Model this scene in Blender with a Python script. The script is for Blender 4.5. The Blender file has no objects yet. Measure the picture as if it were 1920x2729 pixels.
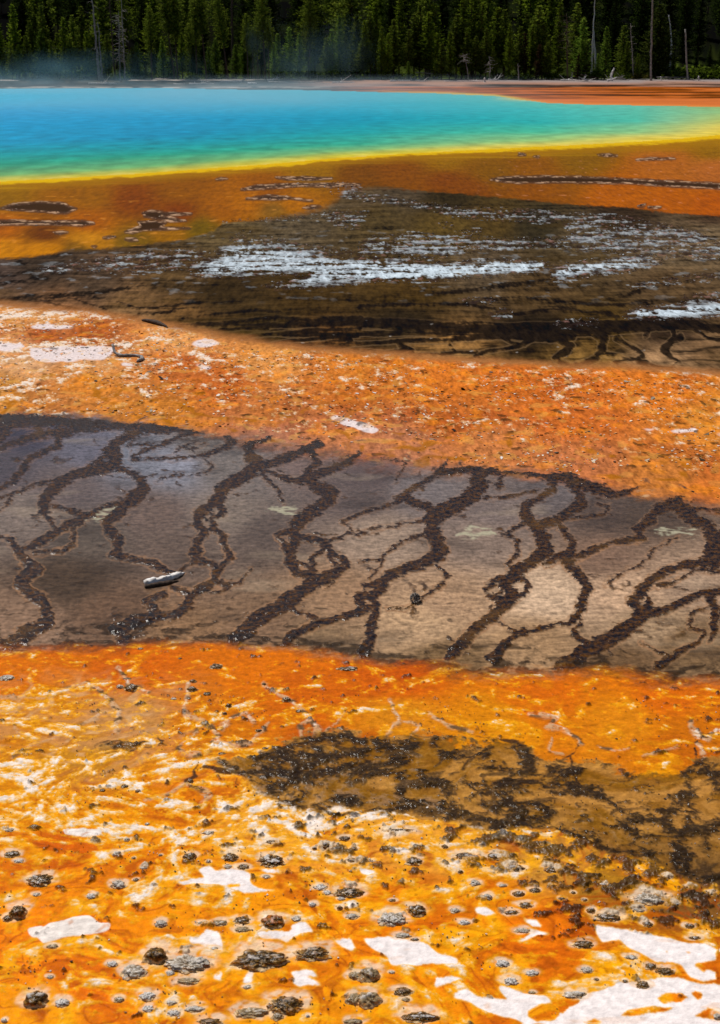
import bpy, math, random
import numpy as np
R = math.radians
random.seed(7)
sc = bpy.context.scene
COL = sc.collection
# ------------------------------------------------------------------ camera, light, exposure
H0, FPX, CU, CV = 3.0, 3790.0, 960.0, 1364.5
PITCH = R(17.69)
cam = bpy.data.objects.new("camera", bpy.data.cameras.new("camera"))
COL.objects.link(cam)
cam.location = (0, 0, H0)
cam.rotation_euler = (R(90) - PITCH, 0, 0)
cam.data.sensor_fit = 'VERTICAL'
cam.data.sensor_height = 36.0
cam.data.lens = 36.0 * FPX / 2729.0
cam.data.clip_start = 0.1
cam.data.clip_end = 9000
cam.data.dof.use_dof = True
cam.data.dof.focus_distance = 12.0
cam.data.dof.aperture_fstop = 9.0
sc.camera = cam

SUN_EL, SUN_AZ = R(55), R(-32)          # azimuth from +Y, negative = to the left
world = bpy.data.worlds.new("World")
sc.world = world
world.use_nodes = True
wn = world.node_tree
sky = wn.nodes.new("ShaderNodeTexSky")
sky.sky_type = 'NISHITA'
sky.sun_disc = False
sky.sun_elevation = SUN_EL
sky.sun_rotation = SUN_AZ
wn.links.new(sky.outputs[0], wn.nodes["Background"].inputs[0])
wn.nodes["Background"].inputs[1].default_value = 0.055
sl = bpy.data.lights.new("sun", 'SUN')
sl.energy = 4.6
sl.angle = R(0.5)
sl.color = (1.0, 0.96, 0.90)
sun = bpy.data.objects.new("sun", sl)
COL.objects.link(sun)
from mathutils import Vector, Matrix, noise as mnoise
sd = Vector((math.sin(SUN_AZ) * math.cos(SUN_EL), math.cos(SUN_AZ) * math.cos(SUN_EL), math.sin(SUN_EL)))
sun.rotation_euler = (-sd).to_track_quat('-Z', 'Y').to_euler()
sc.view_settings.view_transform = 'Standard'
sc.view_settings.look = 'None'
sc.view_settings.exposure = 0.0
sc.view_settings.gamma = 1.0

# ------------------------------------------------------------------ small helpers
SP, CP = math.sin(PITCH), math.cos(PITCH)
KL = 1.30        # radiance of a horizontal white surface under this sun and sky
def lin(c):
    c = np.asarray(c, float) / 255.0
    return np.where(c <= .04045, c / 12.92, ((c + .055) / 1.055) ** 2.4)
def S(*c):
    """photo tone -> albedo"""
    l = lin(c) / KL
    k = min(1, max(0, (l[0] / (l[2] + 1e-4) - 6) / 14)) * (c[0] > 125)
    l = l * (1 + k * np.array([0, .13, -.4]))     # the sky's fill light makes the purest mats paler than they are
    y = l.mean(); l = l * (y + .004) / (y + .016)                # contrast curve: dark tones pushed deeper
    return np.clip(l, 0.0015, 0.85)
def gp(u, v, z=0.0):
    """photo pixel (1920x2729) -> ground point"""
    dx, dz = (u - CU) / FPX, -(v - CV) / FPX
    d = np.array([dx, CP + dz * SP, -SP + dz * CP])
    t = (z - H0) / d[2]
    return np.array([0, 0, H0]) + d * t
def atd(u, v, y):
    """photo pixel at forward distance y -> point"""
    dx, dz = (u - CU) / FPX, -(v - CV) / FPX
    d = np.array([dx, CP + dz * SP, -SP + dz * CP])
    return np.array([0, 0, H0]) + d * (y / d[1])
rng = np.random.RandomState(5)
PERM = rng.permutation(256).astype(np.int32)
PERM = np.concatenate([PERM, PERM])
GA = rng.rand(256) * 2 * math.pi
GX, GY = np.cos(GA).astype(np.float32), np.sin(GA).astype(np.float32)
def pn(x, y, seed=0):
    """gradient noise, about -1..1"""
    x = np.asarray(x, np.float64) + seed * 17.31
    y = np.asarray(y, np.float64) - seed * 9.77
    xf0, yf0 = np.floor(x), np.floor(y)
    xi, yi = xf0.astype(np.int64) & 255, yf0.astype(np.int64) & 255
    xf, yf = (x - xf0).astype(np.float32), (y - yf0).astype(np.float32)
    a, b = PERM[xi], PERM[(xi + 1) & 255]
    h00, h01, h10, h11 = PERM[a + yi], PERM[a + ((yi + 1) & 255)], PERM[b + yi], PERM[b + ((yi + 1) & 255)]
    sx = xf * xf * xf * (xf * (xf * 6 - 15) + 10)
    sy = yf * yf * yf * (yf * (yf * 6 - 15) + 10)
    n00 = GX[h00] * xf + GY[h00] * yf
    n10 = GX[h10] * (xf - 1) + GY[h10] * yf
    n01 = GX[h01] * xf + GY[h01] * (yf - 1)
    n11 = GX[h11] * (xf - 1) + GY[h11] * (yf - 1)
    return 1.45 * ((n00 * (1 - sx) + n10 * sx) * (1 - sy) + (n01 * (1 - sx) + n11 * sx) * sy)
def fb(x, y, o=4, seed=0, g=0.5):
    s, a, t = 0, 1.0, 0
    for i in range(o):
        s = s + a * pn(x, y, seed + i * 3)
        t += a
        a *= g
        x, y = x * 1.62 + y * 1.17 + 3.1, y * 1.62 - x * 1.17 + 7.7
    return s / t
def fh(x, y, o=4, seed=0):
    '''crisp grainy noise, about -1..1'''
    return np.clip(2.7 * fb(x, y, o, seed, .8), -1.3, 1.3)
def ridge(x, y, o=3, seed=0):
    s, a, t = 0, 1.0, 0
    for i in range(o):
        s = s + a * (1 - np.abs(pn(x, y, seed + i * 5)) * 1.6)
        t += a
        a *= 0.55
        x, y = x * 1.7 + y * 1.05 + 1.1, y * 1.7 - x * 1.05 + 5.2
    return s / t
def ss(a, b, x):
    t = np.clip((x - a) / (b - a), 0, 1)
    return t * t * (3 - 2 * t)
def mix(c, d, w):
    return c + (np.asarray(d) - c) * np.asarray(w)[..., None]

# ------------------------------------------------------------------ plan of the ground (outlines as seen from the boardwalk)
Z = 0.594427
def K(crop, x, y):
    ox, oy = crop
    return ox + x * Z, oy + y * Z
MS = 1.5
MW, MH = int(1920 / MS), int(2730 / MS)
def new(v=0.0):
    return np.full((MH, MW), v, np.float32)
def poly(m, crop, pts, val=1.0):
    P = [K(crop, x, y) for x, y in pts]
    P = np.array(P) / MS
    x0, y0 = np.maximum(np.floor(P.min(0)).astype(int), 0)
    x1, y1 = np.ceil(P.max(0)).astype(int)
    x1, y1 = min(x1, MW - 1), min(y1, MH - 1)
    if x1 <= x0 or y1 <= y0: return
    X, Y = np.meshgrid(np.arange(x0, x1 + 1), np.arange(y0, y1 + 1))
    ins = np.zeros(X.shape, bool)
    n = len(P)
    for i in range(n):
        ax, ay = P[i]; bx, by = P[(i + 1) % n]
        if ay == by: continue
        c = ((ay > Y) != (by > Y)) & (X < (bx - ax) * (Y - ay) / (by - ay) + ax)
        ins ^= c
    sub = m[y0:y1 + 1, x0:x1 + 1]
    sub[ins] = val
def line(m, crop, pts, ws=1.0):
    """distance field of a tapering line: m = min(m, dist - halfwidth) in photo pixels"""
    q = [(K(crop, p[0], p[1]) + (p[2] * Z * 0.5 * ws,)) for p in pts]
    for (ax, ay, aw), (bx, by, bw) in zip(q[:-1], q[1:]):
        pad = 26 + max(aw, bw)
        x0, x1 = int((min(ax, bx) - pad) / MS), int((max(ax, bx) + pad) / MS)
        y0, y1 = int((min(ay, by) - pad) / MS), int((max(ay, by) + pad) / MS)
        x0, y0, x1, y1 = max(x0, 0), max(y0, 0), min(x1, MW), min(y1, MH)
        if x1 <= x0 or y1 <= y0: continue
        X, Y = np.meshgrid(np.arange(x0, x1) * MS, np.arange(y0, y1) * MS)
        dx, dy = bx - ax, by - ay
        L = dx * dx + dy * dy + 1e-6
        t = np.clip(((X - ax) * dx + (Y - ay) * dy) / L, 0, 1)
        d = np.hypot(X - ax - t * dx, Y - ay - t * dy) - (aw + (bw - aw) * t)
        sub = m[y0:y1, x0:x1]
        np.minimum(sub, d, out=sub)
def blur(m, r):
    k = int(r)
    for ax in (0, 1):
        for _ in range(2):
            c = np.cumsum(np.pad(m, [(k + 1, k) if a == ax else (0, 0) for a in (0, 1)], mode='edge'), axis=ax)
            n = m.shape[ax]
            m = (np.take(c, range(2 * k + 1, n + 2 * k + 1), ax) - np.take(c, range(0, n), ax)) / (2 * k + 1)
    return m.astype(np.float32)
def samp(m, u, v):
    u = np.abs(u); u = np.where(u > 1918, 3836 - u, u)
    v = np.where(v > 2727, 5454 - v, v)
    x = np.clip(u / MS, 0, MW - 1.01); y = np.clip(v / MS, 0, MH - 1.01)
    xi, yi = x.astype(np.int32), y.astype(np.int32)
    fx, fy = x - xi, y - yi
    return (m[yi, xi] * (1 - fx) + m[yi, xi + 1] * fx) * (1 - fy) + (m[yi + 1, xi] * (1 - fx) + m[yi + 1, xi + 1] * fx) * fy
OV = 1920 / 1615.0
def curve(*p):
    a = np.array(p, float).reshape(-1, 2) * OV
    return lambda u: np.interp(np.where(u < 0, -u, np.where(u > 1920, 3840 - u, u)), a[:, 0], a[:, 1])
A0, A1, A2, A3, A4 = (0, 1080), (960, 1120), (0, 1700), (960, 1780), (0, 2200)
A5, A6, A7, A8, A9 = (960, 2200), (0, 640), (960, 640), (0, 200), (960, 200)

B_far = curve(0, 199, 300, 198, 700, 203, 850, 207, 1000, 211, 1100, 215, 1200, 218, 1290, 222, 1300, 226, 1200, 231, 1280, 234, 1450, 237, 1615, 240)
B_far = curve(0, 199, 300, 198, 700, 203, 850, 207, 1000, 211, 1110, 216, 1170, 224, 1230, 232, 1330, 235, 1450, 237, 1615, 241)
B1 = curve(0, 410, 150, 402, 300, 393, 450, 382, 600, 371, 745, 358, 900, 348, 1050, 340, 1200, 332, 1350, 325, 1500, 316, 1615, 305)
B2 = curve(0, 578, 60, 576, 150, 562, 300, 552, 420, 537, 480, 520, 500, 500, 600, 491, 660, 482, 700, 474, 735, 462, 760, 446, 775, 424, 850, 420, 1000, 431, 1100, 441, 1250, 455, 1400, 466, 1500, 477, 1615, 485)
B3 = curve(0, 688, 60, 694, 200, 703, 300, 722, 400, 740, 500, 760, 600, 776, 700, 788, 850, 799, 1000, 811, 1150, 819, 1300, 827, 1450, 831, 1615, 843)
B4 = curve(0, 925, 150, 928, 250, 936, 330, 948, 420, 958, 530, 975, 640, 990, 750, 1003, 800, 1018, 900, 1030, 1000, 1045, 1100, 1048, 1250, 1065, 1350, 1085, 1450, 1100, 1615, 1128)
B5 = curve(0, 1458, 150, 1448, 300, 1442, 450, 1446, 600, 1455, 700, 1470, 850, 1487, 1000, 1503, 1100, 1514, 1300, 1518, 1450, 1522, 1615, 1532)

# dark raised veins of the grey-brown sheet
vein = new(99.0)
for p in [
 [(0,595,10),(40,600,14),(70,640,22),(100,680,35),(135,715,40),(170,745,36),(110,770,40),(90,800,40),(130,840,42),(190,880,42),(205,930,42),(225,960,42),(180,1000,55),(110,1030,55),(40,1070,50),(0,1085,40)],
 [(85,655,20),(130,640,26),(200,605,26),(250,570,24),(300,540,22),(350,515,20),(385,500,18),(440,470,20),(520,440,16),(550,430,20)],
 [(700,105,36),(640,110,36),(570,140,36),(520,175,40),(490,210,46),(520,240,56),(510,270,46),(430,290,42),(340,310,34),(280,345,40),(230,385,44),(200,430,40),(195,470,32),(230,520,18),(245,560,12)],
 [(240,455,18),(300,470,16),(360,490,14),(420,490,16)],
 [(540,285,24),(600,310,24),(640,340,34),(640,380,44),(600,420,44),(550,450,46),(530,490,42),(480,520,36),(490,560,36),(530,600,34),(530,650,32),(510,668,32),(580,690,22),(650,700,22),(700,715,32),(740,745,20),(790,760,12)],
 [(470,230,28),(420,270,20),(330,312,14)],
 [(340,310,20),(260,335,14),(160,355,12),(60,395,12),(0,415,12)],
 [(60,400,10),(30,450,8),(0,475,6)],
 [(430,95,40),(330,115,28),(270,140,26),(260,185,22),(200,210,18),(140,235,22),(110,275,26),(90,310,28),(60,340,22),(30,360,16),(0,375,12)],
 [(330,115,24),(220,125,26),(130,150,24),(60,170,22),(0,195,18)],
 [(0,80,60),(60,75,50),(150,70,44),(250,75,40),(330,80,34),(430,90,36),(560,100,26),(700,105,34),(800,115,16),(880,125,8)],
 [(40,75,40),(20,130,30),(0,150,30)], [(150,75,20),(180,110,16),(150,140,10)],
 [(590,245,12),(700,240,12),(850,235,14),(930,220,16),(1000,195,20),(1045,170,28),(1020,150,24)],
 [(590,240,12),(650,205,16),(720,180,16),(780,150,16),(830,135,10),(880,128,6)],
 [(560,170,6),(640,178,10),(710,180,8)],
 [(720,330,4),(780,318,8),(870,315,6),(930,300,8),(960,275,8),(910,240,6)],
 [(780,215,4),(810,190,10),(850,180,8),(890,165,6)], [(810,190,8),(880,192,6),(930,170,3)], [(830,185,6),(870,210,4)],
 [(1215,148,10),(1160,165,18),(1110,185,28),(1125,230,42),(1150,270,60),(1110,310,48),(1050,345,44),(990,380,48),(980,420,46),(930,460,38),(890,490,34),(885,540,30),(920,570,24),(880,620,24),(865,670,28),(880,700,24),(940,710,20),(980,740,18),(970,780,28),(910,820,32),(860,860,32),(830,910,34),(780,940,26),(700,950,38),(600,975,50),(530,1010,56),(560,1050,46)],
 [(980,420,36),(1000,480,24),(950,510,20),(960,550,24),(1000,590,26),(1010,640,22),(1040,680,22),(1000,720,22),(960,760,20)],
 [(900,500,10),(950,530,12),(985,490,12)], [(890,560,12),(950,560,12)], [(930,460,10),(945,500,10)],
 [(790,760,12),(820,730,10),(880,700,14)], [(870,690,14),(900,650,14),(880,620,14)],
 [(770,820,12),(840,840,16),(870,850,16)],
 [(740,850,28),(680,870,32),(660,890,28),(700,915,22),(720,935,22)],
 [(900,830,14),(940,805,14),(1010,800,16),(1030,815,12),(1000,835,12),(940,840,10)],
 [(1020,800,8),(1070,795,8),(1100,760,6),(1120,735,4)],
 [(1150,270,50),(1200,265,28),(1270,245,28),(1340,215,34),(1390,195,34),(1430,175,34)],
 [(1240,245,14),(1290,215,10),(1350,205,12)],
 [(1170,295,14),(1230,310,16),(1290,335,20),(1340,345,28)],
 [(1615,215,16),(1570,250,22),(1500,285,26),(1420,310,28),(1370,335,36),(1420,365,42),(1490,400,48),(1470,430,44),(1400,480,46),(1340,520,48),(1320,560,44),(1325,600,38),(1300,650,42),(1300,700,38),(1330,750,28),(1400,770,40)],
 [(1170,310,12),(1210,345,12),(1250,380,12),(1270,435,10)],
 [(1390,200,24),(1430,260,18),(1400,280,22),(1350,330,18)],
 [(1320,570,26),(1260,575,18),(1240,582,12),(1270,620,12),(1290,650,18)],
 [(1330,590,22),(1400,600,24),(1460,620,28),(1480,660,22),(1530,690,22),(1550,720,32),(1490,760,38),(1400,800,50),(1330,850,55),(1270,900,55),(1200,930,55),(1140,970,52),(1110,1010,52),(1050,1060,46),(1020,1090,26)],
 [(1460,620,20),(1420,670,20),(1390,720,22),(1410,770,22)],
 [(1480,680,16),(1510,740,16)], [(1300,700,14),(1350,710,12),(1390,720,12)],
 [(1480,610,12),(1530,595,10),(1575,570,12),(1560,540,12),(1540,520,14),(1615,490,12)], [(1575,575,8),(1615,585,8)],
 [(1310,915,10),(1350,935,10),(1410,955,18)], [(1470,815,8),(1520,760,4)],
 [(1615,925,24),(1530,955,24),(1440,975,28),(1380,1000,28),(1310,1030,34),(1280,1070,28)],
 [(365,515,12),(330,560,14),(330,620,14),(280,655,12),(160,665,10)], [(370,500,16),(360,530,14)],
 [(820,300,3),(700,345,3)], [(570,180,4),(590,205,4)],
]: line(vein, A0, p, 1.25)
for p in [
 [(160,350,12),(210,320,20),(300,275,20),(350,240,24),(375,210,16),(390,180,10)],
 [(350,240,24),(450,225,30),(530,225,36),(640,235,14),(760,245,12),(850,255,28),(930,260,46),(1000,290,46),(1060,310,40),(1140,335,30),(1200,325,20),(1250,300,10)],
 [(530,240,50),(530,300,68),(510,340,60),(440,380,58),(370,410,60),(320,450,56),(330,500,56),(350,560,58),(360,600,56),(290,640,42),(200,670,38),(130,700,40),(90,740,44),(60,790,44),(70,850,30),(50,900,42),(45,960,44),(30,1020,46),(10,1050,40)],
 [(200,340,26),(240,370,30),(300,390,36),(330,420,36)],
 [(0,415,10),(90,395,10),(160,370,14),(200,345,18)],
 [(0,505,8),(70,485,10),(160,475,8),(240,460,8),(300,450,16)],
 [(0,635,6),(100,625,8),(120,590,10),(190,550,10),(250,520,10),(300,505,12)], [(110,620,8),(80,670,8),(50,705,10)],
 [(340,650,16),(395,700,14),(360,750,14),(290,790,12),(260,815,8),(190,845,8),(130,845,8)],
 [(60,790,26),(0,790,40),(0,850,34)], [(90,740,30),(20,750,20)], [(60,830,10),(20,850,20)],
 [(90,176,4),(180,180,8),(210,195,8),(180,230,8),(160,280,4)],
 [(560,350,12),(640,345,10),(720,335,10),(790,315,8)], [(620,300,18),(640,240,12)], [(530,260,10),(640,300,6)],
 [(850,260,38),(870,310,22),(800,350,28),(740,390,38),(740,430,38),(790,480,46),(820,530,54),(830,590,58),(760,640,46),(690,690,50),(650,740,50),(690,790,46),(640,830,48),(600,880,48),(520,930,44),(470,990,44),(410,1050,48)],
 [(790,480,40),(880,450,34),(950,410,38),(990,370,44),(970,320,26),(930,280,26)],
 [(950,440,8),(1050,430,8),(1095,420,10),(1110,390,12),(1060,375,8)],
 [(890,470,22),(920,510,22),(955,550,28),(930,600,34),(880,620,28),(830,650,18)],
 [(740,460,16),(690,490,14),(655,515,12),(715,545,14),(700,600,16),(670,640,16),(690,690,20)],
 [(690,700,20),(610,715,20),(560,760,14),(600,800,16),(650,800,22)], [(620,720,10),(640,770,8),(600,800,8)],
 [(660,700,30),(740,720,20),(760,750,18),(720,790,22)],
 [(930,600,38),(960,620,26),(1050,580,22),(1120,550,18),(1200,540,20),(1260,530,24),(1240,490,26),(1300,450,36),(1330,400,36),(1400,370,36),(1430,350,20)],
 [(920,620,38),(960,670,38),(1000,720,38),(1015,770,38),(990,830,40),(980,880,30),(930,905,14),(850,925,12),(780,945,14),(700,955,18),(650,1010,40),(600,1070,46)],
 [(620,905,8),(660,925,10),(700,950,14)], [(990,900,10),(950,940,14),(980,980,18),(1020,1000,22)],
 [(1615,560,110),(1590,620,80),(1540,640,36),(1440,655,32),(1360,680,28),(1310,720,38),(1250,780,46),(1220,820,38),(1280,860,46),(1240,900,50),(1170,950,54),(1090,1000,56),(1000,1040,56),(940,1090,56),(900,1110,40)],
 [(1290,870,26),(1380,850,26),(1460,810,26),(1530,780,26),(1615,770,26)], [(1260,740,16),(1290,800,18),(1300,850,20)],
 [(1340,740,12),(1400,730,10),(1460,700,10),(1500,670,12)],
 [(1095,740,4),(1120,715,8),(1180,680,8),(1260,655,8),(1280,620,8),(1350,560,8),(1420,525,8)],
 [(1500,400,12),(1615,405,18)], [(1400,370,36),(1450,400,60),(1500,450,50),(1570,480,40),(1590,560,80)], [(1500,660,16),(1580,680,14),(1615,670,12)],
 [(1560,790,36),(1590,850,36),(1590,930,28),(1570,990,12)], [(1560,845,10),(1520,850,12),(1480,880,14),(1480,930,12),(1540,950,12),(1520,1000,14),(1420,1040,18),(1380,1080,28),(1320,1110,26)],
 [(1260,1000,6),(1330,1040,8),(1390,1060,8)], [(960,270,8),(1010,320,10),(1080,330,10),(1100,290,8)],
]: line(vein, A1, p, 1.2)
# the second, farther dark sheet
vein2 = new(99.0)
for p in [
 [(1000,384,4),(1300,378,22),(1500,374,34),(1615,371,42)], [(1150,424,4),(1400,422,10),(1615,421,18)], [(1250,470,4),(1450,466,8),(1615,465,12)],
 [(0,265,8),(100,258,10),(200,255,14),(300,250,16),(420,240,12),(520,220,8),(620,205,6),(790,180,6)], [(0,148,4),(90,145,8),(140,140,4)], [(80,95,14),(110,102,14)],
 [(0,195,6),(160,175,6),(300,170,4)], [(300,255,12),(420,290,7),(520,330,4),(560,350,3)], [(180,262,8),(260,290,6),(340,310,4)], [(420,250,10),(600,300,6),(760,300,10),(900,285,10),(1080,275,8)], [(560,350,4),(700,330,8),(900,300,6)],
 [(820,350,4),(960,330,8),(1100,320,8),(1250,320,10)], [(780,390,10),(900,380,16),(1060,370,14),(1250,350,16),(1400,360,20),(1615,350,22)], [(840,430,4),(1000,400,10),(1200,395,12)], [(1000,460,4),(1150,430,10),(1350,410,14),(1615,400,14)],
 [(1120,480,4),(1300,450,10),(1450,440,10),(1615,430,12)], [(1230,490,6),(1400,470,8),(1540,450,10),(1590,430,16)], [(1440,490,6),(1560,470,12),(1580,450,14)]]: line(vein2, A6, p)
for p in [
 [(0,370,40),(300,385,44),(600,400,50),(850,400,60),(1100,395,60),(1300,380,50),(1500,380,44),(1615,400,40)], [(0,420,16),(200,415,20),(500,430,18),(700,430,30),(850,440,40),(950,430,40)], [(0,465,10),(150,455,14),(350,450,14),(500,440,16)],
 [(0,495,8),(110,505,10),(200,500,24),(240,520,20),(330,515,10),(430,500,8),(520,500,8)], [(180,470,20),(220,500,34)], [(400,460,6),(420,490,8),(430,500,6)],
 [(520,520,14),(560,500,14),(640,490,12),(720,470,12),(780,450,14)], [(550,540,8),(525,520,12)], [(640,440,8),(680,460,6),(740,470,6)],
 [(870,530,22),(920,500,36),(940,475,32),(900,450,30)], [(870,530,14),(890,545,16),(950,560,12),(1020,550,18),(1070,530,26),(1080,480,36),(1090,440,44),(1060,420,40)],
 [(1100,510,14),(1160,520,16),(1230,540,22),(1300,555,18),(1360,575,14),(1440,590,8)], [(1150,440,24),(1180,460,18),(1240,490,22),(1270,520,22),(1230,540,22)], [(1150,550,12),(1200,535,16)], [(1190,585,6),(1150,550,12)],
 [(1430,440,30),(1400,450,30),(1370,490,36),(1390,520,32),(1420,545,20),(1390,570,16)], [(1270,430,14),(1300,390,12),(1390,390,12),(1400,430,16)], [(1500,400,20),(1560,440,8),(1615,450,6)],
 [(0,300,14),(200,290,16),(450,290,14),(600,310,10)], [(300,250,8),(600,210,18),(850,180,16)], [(550,260,6),(700,262,10),(900,270,10),(1100,290,14),(1300,280,12)], [(700,330,10),(900,310,14),(1100,330,22),(1150,350,20)], [(1060,270,10),(1200,250,10),(1300,215,8),(1480,190,5)],
]: line(vein2, A7, p)
# white sinter crust sheets and lumps of the far terrace
crust = new()
for c, p, val in [
 (A6,[(960,50),(1050,25),(1200,15),(1300,35),(1400,70),(1500,80),(1615,95),(1615,190),(1400,210),(1250,215),(1150,210),(1350,180),(1400,150),(1250,150),(1100,165),(900,160),(830,150),(900,110),(1000,80)],0.78),
 (A6,[(150,130),(350,100),(600,60),(850,50),(940,60),(930,120),(800,130),(600,145),(400,140),(200,145)],0.5),
 (A7,[(0,95),(200,100),(400,110),(600,95),(850,100),(830,130),(700,150),(500,165),(200,185),(0,180)],0.95),
 (A7,[(0,40),(200,30),(400,35),(500,60),(300,70),(0,60)],0.85), (A7,[(850,130),(1000,100),(1200,80),(1380,95),(1200,135),(1050,155),(870,185)],0.8),
 (A7,[(1160,345),(1250,310),(1400,300),(1615,285),(1615,340),(1400,350),(1250,355)],0.9), (A7,[(1430,265),(1500,250),(1615,245),(1615,270),(1470,278)],0.85),
 (A7,[(450,270),(520,270),(690,270),(600,278),(480,288)],0.85), (A7,[(840,380),(950,365),(1070,358),(1070,372),(950,388)],0.7), (A7,[(560,330),(640,318),(700,325),(640,345)],0.7),
 (A7,[(1130,230),(1300,190),(1500,160),(1615,155),(1615,172),(1400,195)],0.6), (A7,[(900,10),(1250,20),(1615,15),(1615,50),(1300,60),(900,40)],0.6),
 (A9,[(0,540),(150,550),(300,580),(500,600),(700,605),(900,620),(1100,630),(1250,650),(1400,680),(1550,720),(1615,780),(1615,830),(1200,800),(1000,760),(930,730),(950,700),(900,660),(650,650),(450,640),(300,600),(150,575),(0,560)],0.56),
 (A8,[(1440,500),(1530,485),(1615,492),(1615,550),(1520,545)],0.6), (A8,[(1440,620),(1540,612),(1615,620),(1615,690),(1520,680),(1480,650)],0.55), (A8,[(970,655),(1200,645),(1440,625),(1440,640),(1200,656),(980,662)],0.5),
 (A8,[(1030,720),(1100,705),(1150,695),(1130,712),(1050,728)],0.5), (A8,[(1030,735),(1250,738),(1380,770),(1615,800),(1615,830),(1200,780),(1050,760)],0.55),
 (A9,[(0,620),(60,615),(50,625),(0,640)],0.5), (A9,[(340,665),(420,670),(430,685),(360,680)],0.5), (A9,[(480,695),(540,690),(560,712),(400,722)],0.5), (A9,[(0,745),(120,720),(250,715),(600,740),(900,735),(1000,760),(700,780),(300,790),(0,830)],0.6)]:
    poly(crust, c, p, val)
crust = blur(crust, 5)
# islands in the ochre shallows:  dark pools with a pale crusted rim
isl = new(99.0); pool = new()
for c, p in [(A8,[(0,600),(60,580),(180,570),(280,575),(310,590),(345,600),(300,620),(200,615),(100,608)]), (A8,[(0,652),(100,655),(250,658),(380,655),(425,665),(370,676),(200,670),(0,672)]),
 (A8,[(640,620),(680,610),(760,618),(855,622),(800,630),(720,632),(835,655),(760,657),(650,634)]), (A8,[(560,705),(630,680),(620,660),(700,655),(740,665),(725,685),(850,688),(720,694),(640,698),(590,708)]),
 (A8,[(1080,515),(1140,497),(1300,489),(1460,488),(1615,492),(1480,500),(1350,498),(1150,512)]), (A8,[(1110,555),(1200,540),(1290,548),(1400,565),(1300,556),(1200,558)]), (A8,[(1240,460),(1380,458),(1490,465),(1400,472),(1280,467)]),
 (A8,[(975,466),(990,463),(1015,466),(990,469)]), (A8,[(245,708),(275,702),(300,706),(270,713)]), (A8,[(565,736),(600,735),(618,741),(590,744)]), (A8,[(465,730),(490,724),(515,726),(480,732)]), (A8,[(410,768),(430,768),(422,774)]), (A8,[(1365,595),(1400,588),(1440,590),(1390,600)]),
 (A9,[(590,468),(650,458),(850,455),(1050,460),(1250,470),(1615,488),(1615,508),(1400,500),(1200,485),(900,482),(700,484),(620,475)]), (A9,[(1240,381),(1300,373),(1410,375),(1300,380)]), (A9,[(710,355),(735,354),(738,359),(715,360)]),
 (A9,[(1070,358),(1120,356),(1150,363),(1100,364)]), (A9,[(780,366),(800,365),(798,370)]), (A9,[(1250,590),(1275,580),(1270,588)]), (A9,[(1290,592),(1350,593),(1330,598)]),
 (A9,[(70,640),(200,600),(400,640),(700,650),(890,655),(935,695),(880,712),(700,725),(400,720),(200,690)]), (A9,[(260,540),(330,530),(480,540),(700,565),(820,580),(600,580),(400,575),(300,560)])]:
    poly(pool, c, p, 1.0)
    if c is A9 and p[0] in ((70,640),(260,540)): continue
    line(isl, c, [(a, b, 3) for a, b in p + p[:1]])
pool = blur(pool, 1)
# smooth pale silica pools of the near mat, and orange islands inside them
white = new()
for c, p in [
 (A4,[(895,195),(940,185),(970,210),(1060,195),(1115,215),(1110,245),(1160,275),(1240,285),(1120,296),(1040,290),(1010,275),(960,265),(880,262),(820,262),(790,255),(880,240),(930,235),(910,215)]),
 (A4,[(850,505),(900,512),(920,470),(980,485),(1010,540),(1005,565),(950,560),(900,535),(860,530)]), (A4,[(1165,480),(1230,470),(1300,478),(1320,440),(1375,445),(1400,475),(1330,490),(1280,525),(1240,505),(1180,500)]),
 (A4,[(1480,510),(1500,515),(1580,510),(1605,545),(1590,560),(1530,535)]), (A4,[(1310,660),(1400,655),(1425,680),(1370,682),(1440,705),(1350,725),(1320,710),(1330,690)]), (A4,[(950,685),(990,650),(995,695)]), (A4,[(1085,698),(1110,645),(1132,648),(1122,700)]), (A4,[(1105,505),(1150,495),(1130,515)]),
 (A4,[(1160,195),(1230,200),(1290,205),(1200,212)]),
 (A5,[(30,505),(140,500),(230,518),(300,533),(350,570),(430,595),(440,628),(300,615),(250,625),(150,622),(130,590),(80,560)]), (A5,[(505,365),(520,370),(560,370),(608,402),(560,410),(530,397)]), (A5,[(730,420),(800,420),(830,445),(780,440)]), (A5,[(760,455),(860,480),(800,490),(710,530),(770,480)]),
 (A5,[(1040,440),(1100,460),(1250,485),(1350,500),(1450,520),(1560,540),(1610,570),(1580,600),(1490,628),(1590,660),(1590,690),(1530,690),(1480,670),(1440,620),(1380,605),(1330,610),(1250,560),(1200,540),(1170,515),(1100,528),(1070,490)]),
 (A5,[(420,765),(490,740),(540,770),(600,780),(675,782),(630,720),(700,740),(830,760),(850,790),(790,802),(752,830),(755,860),(790,885),(880,875),(900,840),(985,795),(960,765),(1010,755),(1080,740),(1170,710),(1300,690),(1420,680),(1500,700),(1615,720),(1615,892),(720,892),(600,860),(540,820),(500,790)]),
 (A5,[(0,195),(40,190),(70,205),(40,218),(0,210)]), (A5,[(330,690),(420,680),(470,690),(380,712),(320,720)])]: poly(white, c, p)
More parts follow.
